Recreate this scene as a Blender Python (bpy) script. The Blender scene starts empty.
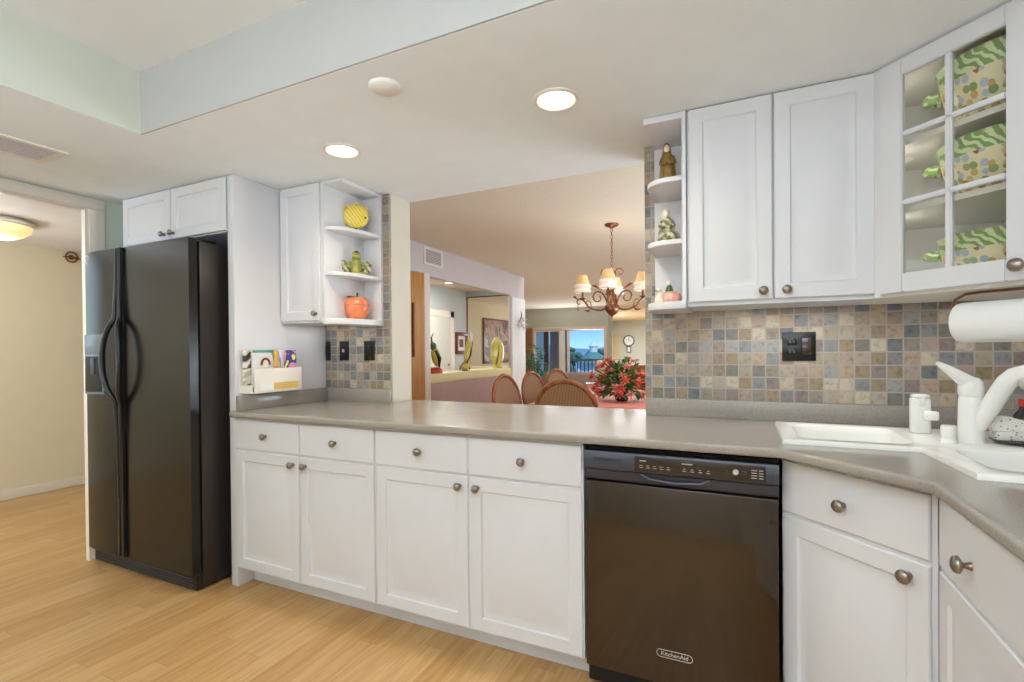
import bpy, bmesh, math, random
from mathutils import Vector, Matrix
PI = math.pi
SC = bpy.context.scene
COL = SC.collection

# ------------------------------------------------------------------ camera
cam_data = bpy.data.cameras.new('camera')
cam = bpy.data.objects.new('camera', cam_data)
COL.objects.link(cam)
YAW, PITCH, ROLL = 0.4375, -0.0068, -0.0084
fw = Vector((-math.sin(YAW), math.cos(YAW), 0)); rt = Vector((math.cos(YAW), math.sin(YAW), 0)); up = Vector((0, 0, 1))
fw2 = fw*math.cos(PITCH) + up*math.sin(PITCH); up2 = up*math.cos(PITCH) - fw*math.sin(PITCH)
rt3 = rt*math.cos(ROLL) + up2*math.sin(ROLL); up3 = up2*math.cos(ROLL) - rt*math.sin(ROLL)
M = Matrix((rt3, up3, -fw2)).transposed().to_4x4()
M.translation = Vector((0, 0, 1.215))
cam.matrix_world = M
cam_data.sensor_width = 36.0
cam_data.lens = 493.54/1024*36
cam_data.shift_y = 12.75/1024
cam_data.clip_start = 0.05; cam_data.clip_end = 2000
SC.camera = cam

# ------------------------------------------------------------------ world, lights, exposure
SC.view_settings.view_transform = 'Standard'
SC.view_settings.look = 'None'
SC.view_settings.gamma = 1.0
SC.view_settings.use_curve_mapping = False
SC.view_settings.exposure = 0.0

def lin(c):
    r = []
    for v in c[:3]:
        v = v/255.0
        r.append(v/12.92 if v <= 0.04045 else ((v+0.055)/1.055)**2.4)
    return (r[0], r[1], r[2], 1.0)

world = bpy.data.worlds.new('sky'); SC.world = world
world.use_nodes = True
wn = world.node_tree; wn.nodes.clear()
wo = wn.nodes.new('ShaderNodeOutputWorld'); wb = wn.nodes.new('ShaderNodeBackground')
wc = wn.nodes.new('ShaderNodeTexCoord'); ws = wn.nodes.new('ShaderNodeSeparateXYZ'); wr = wn.nodes.new('ShaderNodeValToRGB')
wn.links.new(wc.outputs['Generated'], ws.inputs[0]); wn.links.new(ws.outputs['Z'], wr.inputs[0])
wr.color_ramp.elements[0].position = 0.0; wr.color_ramp.elements[0].color = lin((150, 200, 245))
wr.color_ramp.elements[1].position = 0.09; wr.color_ramp.elements[1].color = lin((38, 118, 228))
wn.links.new(wr.outputs[0], wb.inputs[0]); wb.inputs[1].default_value = 1.7
wn.links.new(wb.outputs[0], wo.inputs[0])

def area(name, loc, size, energy, color=(1, 1, 1), aim=(0, 0, -1), spread=PI):
    l = bpy.data.lights.new(name, 'AREA'); l.shape = 'RECTANGLE'; l.size, l.size_y = size
    l.energy = energy; l.color = color; l.spread = spread
    o = bpy.data.objects.new(name, l); COL.objects.link(o); o.location = loc
    o.rotation_euler = Vector(aim).to_track_quat('-Z', 'Y').to_euler()
    return o
def point(name, loc, energy, color=(1, 1, 1), r=0.05):
    l = bpy.data.lights.new(name, 'POINT'); l.energy = energy; l.color = color; l.shadow_soft_size = r
    o = bpy.data.objects.new(name, l); COL.objects.link(o); o.location = loc
    return o
sun = bpy.data.lights.new('sun', 'SUN'); sun.energy = 3.0; sun.angle = 0.01; sun.color = (1, .96, .9)
suno = bpy.data.objects.new('sun', sun); COL.objects.link(suno)
suno.rotation_euler = Vector((-0.5, 0.55, -0.75)).to_track_quat('-Z', 'Y').to_euler()
WARM = (1.0, .97, .92)
area('kitchen_tray_fill', (-0.6, -0.3, 2.33), (2.2, 1.4), 29, (.78, .90, 1))  # added fill in the tray, out of view, no fixture modelled
area('kitchen_back_fill', (-0.9, -2.4, 1.3), (3.2, 1.1), 125, (.68, .84, 1), (0, .45, .89), 2.4)  # added cool uplight behind the camera, no window in that wall
area('kitchen_right_fill', (0.95, -1.2, 1.3), (1.6, 1.0), 66, (.68, .84, 1), (-.55, .1, .83), 2.4)  # second added uplight by the right wall, no door there
area('under_cabinet_fill', (.12, 2.16, 1.374), (.5, .04), 1.0, (.95, .97, 1))  # added fill for backsplash and counter, no visible fixture
area('under_corner_cabinet_fill', (.80, 2.10, 1.374), (.3, .04), .6, (.95, .97, 1))  # added fill over the sink corner, no visible fixture
area('under_left_cabinet_fill', (-2.2, 2.16, 1.372), (.28, .24), .35, (.95, .97, 1))  # added fill for the left niche, no visible fixture
area('dining_ceiling_fill', (-1.3, 3.6, 2.42), (1.6, 0.8), 10, (.93, .96, 1))  # added overhead fill evening out the dining area, no fixture
area('dining_side_fill', (1.0, 4.6, 1.0), (2.4, 1.4), 100, (.76, .89, 1), (-1, 0, .75))  # added fill from the right, that wall has no window
area('living_ceiling_fill', (-2.2, 9.0, 2.42), (2.5, 3.0), 30, (.93, .96, 1))  # added overhead fill for the living room, no fixture
area('living_side_fill', (1.0, 10.0, 1.0), (4.0, 1.5), 85, (.80, .91, 1), (-1, 0, .5))  # added sideways fill for the living room, windowless wall behind it
area('living_far_fill', (-3.0, 17.5, 2.42), (3.0, 3.0), 300, (.86, .94, 1))  # added fill brightening the far clock wall, no fixture
area('living_window_daylight', (-4.4, 13.55, 1.2), (1.8, 1.6), 55, (.85, .93, 1), (0.1, -1, .3))
area('bar_room_light', (-4.3, 6.8, 2.42), (0.7, 1.8), 38, (1, .98, .95))
area('hall_ceiling_light', (-4.5, 0.9, 2.13), (0.8, 1.6), 8, (.86, .94, 1))
area('hall_entry_fill', (-4.5, -2.2, 1.1), (1.4, 1.4), 95, (.72, .86, 1), (0, .5, .85))  # added upward fill for the hall, no opening behind it

# ------------------------------------------------------------------ materials
def nodes(name):
    m = bpy.data.materials.new(name); m.use_nodes = True
    t = m.node_tree; b = t.nodes['Principled BSDF']
    return m, t, b
def mat(name, c, rough=.5, metal=0.0, var=.04, scale=8.0, bump=0.0, bscale=60.0, spec=.5, emit=None, es=0.0, coat=0.0, trans=0.0, sss=0.0):
    m, t, b = nodes(name)
    n = t.nodes.new('ShaderNodeTexNoise'); n.inputs['Scale'].default_value = scale; n.inputs['Detail'].default_value = 3
    tc = t.nodes.new('ShaderNodeTexCoord'); t.links.new(tc.outputs['Object'], n.inputs['Vector'])
    r = t.nodes.new('ShaderNodeValToRGB'); L = lin(c)
    r.color_ramp.elements[0].position = .3; r.color_ramp.elements[1].position = .7
    r.color_ramp.elements[0].color = tuple(min(1, v*(1-var)) for v in L[:3])+(1,)
    r.color_ramp.elements[1].color = tuple(min(1, v*(1+var)) for v in L[:3])+(1,)
    t.links.new(n.outputs['Fac'], r.inputs[0]); t.links.new(r.outputs[0], b.inputs['Base Color'])
    b.inputs['Roughness'].default_value = rough; b.inputs['Metallic'].default_value = metal
    b.inputs['Specular IOR Level'].default_value = spec
    b.inputs['Coat Weight'].default_value = coat; b.inputs['Transmission Weight'].default_value = trans
    if bump:
        n2 = t.nodes.new('ShaderNodeTexNoise'); n2.inputs['Scale'].default_value = bscale; n2.inputs['Detail'].default_value = 4
        t.links.new(tc.outputs['Object'], n2.inputs['Vector'])
        bp = t.nodes.new('ShaderNodeBump'); bp.inputs['Strength'].default_value = bump; bp.inputs['Distance'].default_value = .01
        t.links.new(n2.outputs['Fac'], bp.inputs['Height']); t.links.new(bp.outputs[0], b.inputs['Normal'])
    if emit:
        b.inputs['Emission Color'].default_value = lin(emit); b.inputs['Emission Strength'].default_value = es
    return m
def math_node(t, op, a, b_=None):
    n = t.nodes.new('ShaderNodeMath'); n.operation = op
    for i, v in enumerate((a, b_)):
        if v is None: continue
        if isinstance(v, (int, float)): n.inputs[i].default_value = v
        else: t.links.new(v, n.inputs[i])
    return n.outputs[0]
def ramp(t, fac, stops, const=False):
    r = t.nodes.new('ShaderNodeValToRGB'); cr = r.color_ramp
    if const: cr.interpolation = 'CONSTANT'
    while len(cr.elements) < len(stops): cr.elements.new(.5)
    for e, (p, c) in zip(cr.elements, stops): e.position = p; e.color = lin(c)
    t.links.new(fac, r.inputs[0]); return r.outputs[0]
def mix(t, fac, a, b_, mode='MIX'):
    n = t.nodes.new('ShaderNodeMix'); n.data_type = 'RGBA'; n.blend_type = mode
    if isinstance(fac, (int, float)): n.inputs[0].default_value = fac
    else: t.links.new(fac, n.inputs[0])
    for i, v in ((6, a), (7, b_)):
        if isinstance(v, tuple): n.inputs[i].default_value = lin(v)
        else: t.links.new(v, n.inputs[i])
    return n.outputs[2]
def objco(t):
    tc = t.nodes.new('ShaderNodeTexCoord'); s = t.nodes.new('ShaderNodeSeparateXYZ')
    t.links.new(tc.outputs['Object'], s.inputs[0]); return tc.outputs['Object'], s.outputs
def noise(t, vec, scale, detail=3, dist=0.0):
    n = t.nodes.new('ShaderNodeTexNoise'); n.inputs['Scale'].default_value = scale; n.inputs['Detail'].default_value = detail
    n.inputs['Distortion'].default_value = dist
    t.links.new(vec, n.inputs['Vector']); return n.outputs['Fac']
def combine(t, x, y, z=0.0):
    n = t.nodes.new('ShaderNodeCombineXYZ')
    for i, v in enumerate((x, y, z)):
        if isinstance(v, (int, float)): n.inputs[i].default_value = v
        else: t.links.new(v, n.inputs[i])
    return n.outputs[0]
def white(t, vec):
    n = t.nodes.new('ShaderNodeTexWhiteNoise'); n.noise_dimensions = '3D'; t.links.new(vec, n.inputs[0]); return n.outputs['Value']

def tile_material():
    m, t, b = nodes('slate_mosaic'); P = .0515
    v, o = objco(t)
    wob = noise(t, v, 40, 2)
    wob = math_node(t, 'MULTIPLY', math_node(t, 'SUBTRACT', wob, .5), .05)
    xs = math_node(t, 'ADD', math_node(t, 'DIVIDE', math_node(t, 'ADD', o[0], 5.012), P), wob)
    zs = math_node(t, 'ADD', math_node(t, 'DIVIDE', math_node(t, 'SUBTRACT', o[2], .9915-P*10), P), wob)
    cx = math_node(t, 'FLOOR', xs); cz = math_node(t, 'FLOOR', zs)
    cell = combine(t, cx, cz, 3.3)
    w = white(t, cell)
    pal = [(167,155,137),(133,131,133),(188,173,152),(157,140,128),(176,163,148),(148,140,126),(116,117,123),(178,157,135),(157,155,153),(152,135,108),(141,125,123),(195,183,164),(137,138,142),(152,136,119),(171,153,142),(125,122,115)]
    base = ramp(t, w, [(i/len(pal), c) for i, c in enumerate(pal)], True)
    w2 = white(t, combine(t, cx, cz, 9.1))
    n1 = noise(t, combine(t, math_node(t, 'ADD', o[0], math_node(t, 'MULTIPLY', w2, 9.0)), o[1], math_node(t, 'ADD', o[2], w2)), 48, 6, .15)
    var = ramp(t, n1, [(.2, (176, 172, 168)), (.5, (246, 243, 240)), (.8, (255, 246, 234))])
    colr = mix(t, .95, base, var, 'MULTIPLY')
    def edge(s):
        f = math_node(t, 'FRACT', s); a = math_node(t, 'ABSOLUTE', math_node(t, 'SUBTRACT', f, .5)); return a
    e = math_node(t, 'MAXIMUM', edge(xs), edge(zs))
    g = t.nodes.new('ShaderNodeMapRange'); g.inputs[1].default_value = .435; g.inputs[2].default_value = .465
    t.links.new(e, g.inputs[0])
    out = mix(t, g.outputs[0], colr, (168, 158, 145))
    t.links.new(out, b.inputs['Base Color']); b.inputs['Roughness'].default_value = .45
    h = math_node(t, 'SUBTRACT', math_node(t, 'MULTIPLY', n1, .5), g.outputs[0])
    bp = t.nodes.new('ShaderNodeBump'); bp.inputs['Strength'].default_value = .35; bp.inputs['Distance'].default_value = .004
    t.links.new(h, bp.inputs['Height']); t.links.new(bp.outputs[0], b.inputs['Normal'])
    return m
def floor_material():
    m, t, b = nodes('honey_plank_floor'); W = .092; LN = 1.15
    v, o = objco(t)
    xs = math_node(t, 'DIVIDE', o[0], W); cx = math_node(t, 'FLOOR', xs)
    off = white(t, combine(t, cx, 1.7, 4.2))
    ys = math_node(t, 'ADD', math_node(t, 'DIVIDE', o[1], LN), math_node(t, 'MULTIPLY', off, 7.0)); cy = math_node(t, 'FLOOR', ys)
    w = white(t, combine(t, cx, cy, .5))
    g = noise(t, combine(t, math_node(t, 'MULTIPLY', o[0], 26.0), math_node(t, 'ADD', math_node(t, 'MULTIPLY', o[1], 1.6), math_node(t, 'MULTIPLY', w, 40.0)), 0.0), 2.2, 6, .6)
    base = ramp(t, w, [(0, (195, 150, 94)), (.5, (202, 158, 103)), (1, (210, 168, 114))])
    grain = ramp(t, g, [(.3, (226, 214, 198)), (.6, (255, 255, 255))])
    colr = mix(t, .8, base, grain, 'MULTIPLY')
    fx = math_node(t, 'ABSOLUTE', math_node(t, 'SUBTRACT', math_node(t, 'FRACT', xs), .5))
    fy = math_node(t, 'ABSOLUTE', math_node(t, 'SUBTRACT', math_node(t, 'FRACT', ys), .5))
    ex = math_node(t, 'GREATER_THAN', fx, .485); ey = math_node(t, 'GREATER_THAN', fy, .4985)
    e = math_node(t, 'MAXIMUM', ex, ey)
    out = mix(t, math_node(t, 'MULTIPLY', e, .35), colr, (140, 96, 50))
    t.links.new(out, b.inputs['Base Color']); b.inputs['Roughness'].default_value = .32
    b.inputs['Specular IOR Level'].default_value = .4
    return m
def counter_material():
    m, t, b = nodes('taupe_solid_counter')
    v, o = objco(t)
    n = noise(t, v, 420, 2)
    c = ramp(t, n, [(.3, (142, 133, 124)), (.5, (157, 148, 139)), (.72, (172, 163, 154))])
    t.links.new(c, b.inputs['Base Color']); b.inputs['Roughness'].default_value = .17
    return m
def wood_material(name, c1, c2, rough=.35, sc=1.0):
    m, t, b = nodes(name); v, o = objco(t)
    g = noise(t, combine(t, math_node(t, 'MULTIPLY', o[0], 30*sc), math_node(t, 'MULTIPLY', o[1], 30*sc), math_node(t, 'MULTIPLY', o[2], 2.5*sc)), 1.0, 5, .5)
    t.links.new(ramp(t, g, [(.3, c1), (.7, c2)]), b.inputs['Base Color']); b.inputs['Roughness'].default_value = rough
    return m
def spots_material(name, ground, cols, scale, thr, rough=.3):
    m, t, b = nodes(name); v, o = objco(t)
    vo = t.nodes.new('ShaderNodeTexVoronoi'); vo.inputs['Scale'].default_value = scale; t.links.new(v, vo.inputs['Vector'])
    s = t.nodes.new('ShaderNodeSeparateColor'); t.links.new(vo.outputs['Color'], s.inputs[0])
    sp = ramp(t, s.outputs[0], [(i/len(cols), c) for i, c in enumerate(cols)], True)
    mk = math_node(t, 'LESS_THAN', vo.outputs['Distance'], thr)
    t.links.new(mix(t, mk, ground, sp), b.inputs['Base Color']); b.inputs['Roughness'].default_value = rough
    return m
def stripes_material(name, c1, c2, scale, direction='DIAGONAL', dist=1.0, rough=.3):
    m, t, b = nodes(name); v, o = objco(t)
    w = t.nodes.new('ShaderNodeTexWave'); w.inputs['Scale'].default_value = scale; w.bands_direction = direction
    w.inputs['Distortion'].default_value = dist; t.links.new(v, w.inputs['Vector'])
    t.links.new(ramp(t, w.outputs['Fac'], [(.4, c1), (.6, c2)]), b.inputs['Base Color']); b.inputs['Roughness'].default_value = rough
    return m
def art_material(name, cols, scale, seed=0.0, rough=.5):
    m, t, b = nodes(name); v, o = objco(t)
    mp = t.nodes.new('ShaderNodeMapping'); mp.inputs['Location'].default_value = (seed, seed*1.7, seed*.6); t.links.new(v, mp.inputs['Vector'])
    n = noise(t, mp.outputs[0], scale, 3, 1.5)
    t.links.new(ramp(t, n, [(.28+.44*i/len(cols), c) for i, c in enumerate(cols)], True), b.inputs['Base Color'])
    b.inputs['Roughness'].default_value = rough
    return m
def glass_material(name, tint=(253, 254, 253)):
    m = bpy.data.materials.new(name); m.use_nodes = True; t = m.node_tree; t.nodes.clear()
    o = t.nodes.new('ShaderNodeOutputMaterial'); g = t.nodes.new('ShaderNodeBsdfGlossy'); tr = t.nodes.new('ShaderNodeBsdfTransparent')
    mx = t.nodes.new('ShaderNodeMixShader'); lw = t.nodes.new('ShaderNodeLayerWeight'); lw.inputs['Blend'].default_value = .5
    f = math_node(t, 'ADD', math_node(t, 'MULTIPLY', math_node(t, 'POWER', lw.outputs['Facing'], 4.0), .5), .025)
    tr.inputs[0].default_value = lin(tint); g.inputs['Roughness'].default_value = .02
    t.links.new(f, mx.inputs[0]); t.links.new(tr.outputs[0], mx.inputs[1]); t.links.new(g.outputs[0], mx.inputs[2]); t.links.new(mx.outputs[0], o.inputs[0])
    return m
def cane_material():
    m, t, b = nodes('woven_cane'); v, o = objco(t)
    w = t.nodes.new('ShaderNodeTexWave'); w.inputs['Scale'].default_value = 26; w.bands_direction = 'Y'; t.links.new(v, w.inputs['Vector'])
    w2 = t.nodes.new('ShaderNodeTexWave'); w2.inputs['Scale'].default_value = 26; w2.bands_direction = 'Z'; t.links.new(v, w2.inputs['Vector'])
    f = math_node(t, 'MULTIPLY', w.outputs['Fac'], math_node(t, 'ADD', math_node(t, 'MULTIPLY', w2.outputs['Fac'], .5), .5))
    t.links.new(ramp(t, f, [(.15, (120, 84, 58)), (.6, (176, 134, 98))]), b.inputs['Base Color']); b.inputs['Roughness'].default_value = .6
    return m

MT = dict(
    cab=mat('white_cabinet_paint', (218, 216, 218), .38, var=.01),
    inside=mat('cabinet_interior', (240, 236, 228), .5, var=.01),
    wallwhite=mat('white_wall_paint', (213, 204, 187), .6, var=.015, bump=.05),
    green=mat('sage_wall_paint', (212, 222, 206), .6, var=.02, bump=.05),
    soffit=mat('soffit_paint', (238, 242, 243), .7, var=.015, bump=.06, bscale=120),
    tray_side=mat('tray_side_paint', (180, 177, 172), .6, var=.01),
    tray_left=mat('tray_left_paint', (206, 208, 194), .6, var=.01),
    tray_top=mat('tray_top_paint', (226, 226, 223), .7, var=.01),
    popcorn=mat('textured_dining_ceiling', (226, 214, 194), .9, var=.05, scale=90, bump=.6, bscale=160),
    cream=mat('cream_hall_paint', (230, 217, 190), .6, var=.015),
    hallceil=mat('hall_ceiling_paint', (240, 236, 236), .7, var=.01),
    trim=mat('trim_paint', (236, 226, 214), .4, var=.01),
    lav=mat('lavender_wall_paint', (206, 198, 200), .6, var=.02),
    bargrey=mat('bar_wall_paint', (190, 198, 198), .6, var=.02),
    living=mat('grey_green_wall_paint', (196, 198, 188), .6, var=.02),
    tan=mat('tan_wall_paint', (206, 188, 150), .6, var=.02),
    barfront=mat('mauve_bar_front', (176, 142, 140), .35, var=.04),
    ledge=mat('pale_yellow_ledge', (232, 222, 172), .35, var=.02),
    tile=tile_material(), floor=floor_material(), counter=counter_material(),
    black=mat('black_appliance_gloss', (42, 26, 14), .09, var=.05, spec=.8),
    fridge=mat('black_textured_fridge', (27, 23, 20), .2, var=.05, spec=.36, bump=.03, bscale=400),
    fridge_side=mat('black_textured_side', (46, 40, 39), .3, var=.06, bump=.05, bscale=400),
    blackplastic=mat('black_plastic', (26, 26, 28), .3, var=.05),
    panelblue=mat('control_panel_black', (52, 52, 62), .28, var=.04),
    window_dark=mat('control_window_brown', (52, 42, 34), .12, var=.04),
    darkgap=mat('dark_gap', (10, 10, 10), .6),
    greyprint=mat('silver_print', (196, 190, 182), .5),
    pewter=mat('pewter_knob', (150, 140, 128), .28, .9, var=.12, scale=90),
    bronze=mat('bronze_metal', (138, 92, 66), .35, .8, var=.2, scale=40),
    chrome=mat('brushed_steel', (190, 186, 180), .25, 1.0),
    porcelain=mat('white_porcelain', (247, 244, 236), .15, var=.01),
    whiteplastic=mat('white_plastic', (240, 236, 230), .25, var=.01),
    paper=mat('paper_towel', (240, 238, 236), .9, var=.01, bump=.15, bscale=200),
    daypane=mat('daylight_window_pane', (200, 220, 230), .3, emit=(205, 228, 242), es=1.7),
    dispgrey=mat('dispenser_grey', (112, 122, 132), .25),
    lamp=mat('lamp_diffuser', (255, 246, 225), .4, emit=(255, 238, 205), es=6.0),
    outletblack=mat('outlet_black', (13, 12, 12), .22),
    domeglass=mat('alabaster_dome', (250, 222, 176), .4, emit=(255, 214, 150), es=.8, var=.15, scale=9),
    shade=mat('cream_lamp_shade', (224, 186, 132), .6, emit=(255, 206, 140), es=.14, var=.06),
    fringe=mat('beaded_fringe', (250, 228, 214), .6, emit=(255, 226, 200), es=.15, var=.2, scale=120),
    glass=glass_material('clear_glass'),
    oak=wood_material('oak_wood', (176, 122, 60), (200, 146, 82)),
    chairwood=wood_material('chair_wood', (120, 62, 30), (164, 96, 52), .25),
    darkwood=wood_material('dark_wood', (92, 50, 34), (122, 70, 46)),
    sidewood=wood_material('sideboard_wood', (168, 92, 46), (194, 116, 64)),
    cane=cane_material(),
    cloth=mat('coral_tablecloth', (226, 142, 124), .45, var=.08, scale=14),
    leaf=mat('green_leaf', (66, 112, 52), .45, var=.4, scale=14),
    tealleaf=mat('blue_green_leaf', (86, 150, 124), .5, var=.35, scale=10),
    coral=mat('coral_petal', (226, 104, 86), .5, var=.25, scale=30),
    pinkpetal=mat('pink_petal', (232, 158, 142), .5, var=.25, scale=30),
    vase=mat('dark_plum_vase', (62, 38, 44), .2, var=.2),
    crystal=mat('cut_crystal', (226, 228, 236), .06, .6, var=.3, scale=60),
    sofa=mat('grey_brown_upholstery', (150, 132, 118), .85, var=.06, bump=.1),
    beige=mat('pink_beige_upholstery', (214, 184, 164), .85, var=.05, bump=.1),
    yellowglass=mat('yellow_glass_art', (206, 188, 84), .2, var=.15),
    curtain=mat('brown_drape', (170, 126, 84), .8, var=.08),
    frame_alu=mat('sliding_door_frame', (226, 206, 190), .4, var=.01),
    framewhite=mat('sliding_door_white_frame', (238, 238, 240), .4, var=.01),
    extgrey=mat('exterior_grey_stucco', (150, 150, 160), .8, var=.03),
    extpale=mat('exterior_pale_stucco', (214, 216, 206), .8, var=.03),
    rail=mat('balcony_rail_grey', (176, 166, 160), .5, var=.03),
    tree=mat('tree_foliage', (72, 108, 84), .8, var=.5, scale=1.2, bump=.6, bscale=2.0),
    treetrunk=mat('tree_bark', (90, 76, 64), .9, var=.2),
    ground=mat('outdoor_ground', (96, 120, 96), .9, var=.3, scale=.1),
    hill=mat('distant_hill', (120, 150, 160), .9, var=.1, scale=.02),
    roofteal=mat('teal_roof', (92, 138, 124), .6),
    red=mat('red_glaze', (196, 62, 40), .3, var=.1),
    gold=mat('antique_gold', (150, 116, 62), .35, .3, var=.35, scale=50),
    skin=mat('ivory_ceramic', (236, 222, 204), .35, var=.05),
    frog=mat('green_ceramic', (150, 148, 76), .3, var=.35, scale=60),
    apple=mat('orange_ceramic', (232, 132, 88), .22, var=.25, scale=16),
    stem=mat('brown_ceramic', (104, 76, 52), .4, var=.2),
    pinkceramic=mat('pink_ceramic', (230, 170, 150), .3, var=.2, scale=40),
    card=mat('yellow_card', (226, 184, 96), .6, var=.1),
    steelgrey=mat('smoke_detector_white', (238, 236, 230), .5, var=.01),
    ventgrey=mat('vent_dark', (120, 114, 116), .6),
    clockface=mat('clock_face', (246, 246, 244), .4),
    clockrim=mat('clock_navy_rim', (70, 76, 100), .4),
)
MT['drape'] = stripes_material('striped_green_robe', (196, 190, 160), (120, 118, 84), 14, 'DIAGONAL', 3.0)
MT['fish'] = stripes_material('yellow_white_stripes', (248, 226, 120), (236, 196, 40), 22, 'DIAGONAL', 2.0)
MT['bowlbody'] = spots_material('cream_floral_glaze', (226, 212, 172), [(190, 112, 70), (204, 162, 92), (134, 150, 92), (176, 180, 200), (150, 156, 96), (206, 176, 120), (178, 92, 66)], 62, .5)
MT['bowlband'] = stripes_material('green_leaf_band', (128, 156, 88), (208, 216, 176), 34, 'DIAGONAL', 7.0)
MT['speckle'] = spots_material('speckled_ceramic', (238, 230, 220), [(60, 60, 70), (150, 110, 80)], 90, .2)
MT['painting'] = art_material('dark_figure_painting', [(128, 80, 54), (70, 48, 40), (160, 116, 76), (138, 86, 58), (92, 84, 72), (176, 150, 116)], 1.4, 2.0)
MT['cover1'] = art_material('sketch_cover', [(58, 48, 40), (206, 198, 176), (240, 232, 218), (120, 84, 60)], 7, 1.0)
MT['cover2'] = art_material('portrait_cover', [(120, 190, 170), (232, 226, 228), (226, 220, 222), (214, 206, 206)], 4.5, 4.0)
MT['cover3'] = art_material('orange_cover', [(240, 190, 70), (236, 168, 50), (120, 150, 210), (240, 236, 226)], 8, 6.0)
MT['cover4'] = art_material('magenta_cover', [(206, 74, 116), (230, 150, 180), (70, 60, 130), (240, 230, 120)], 8, 9.0)

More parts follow.
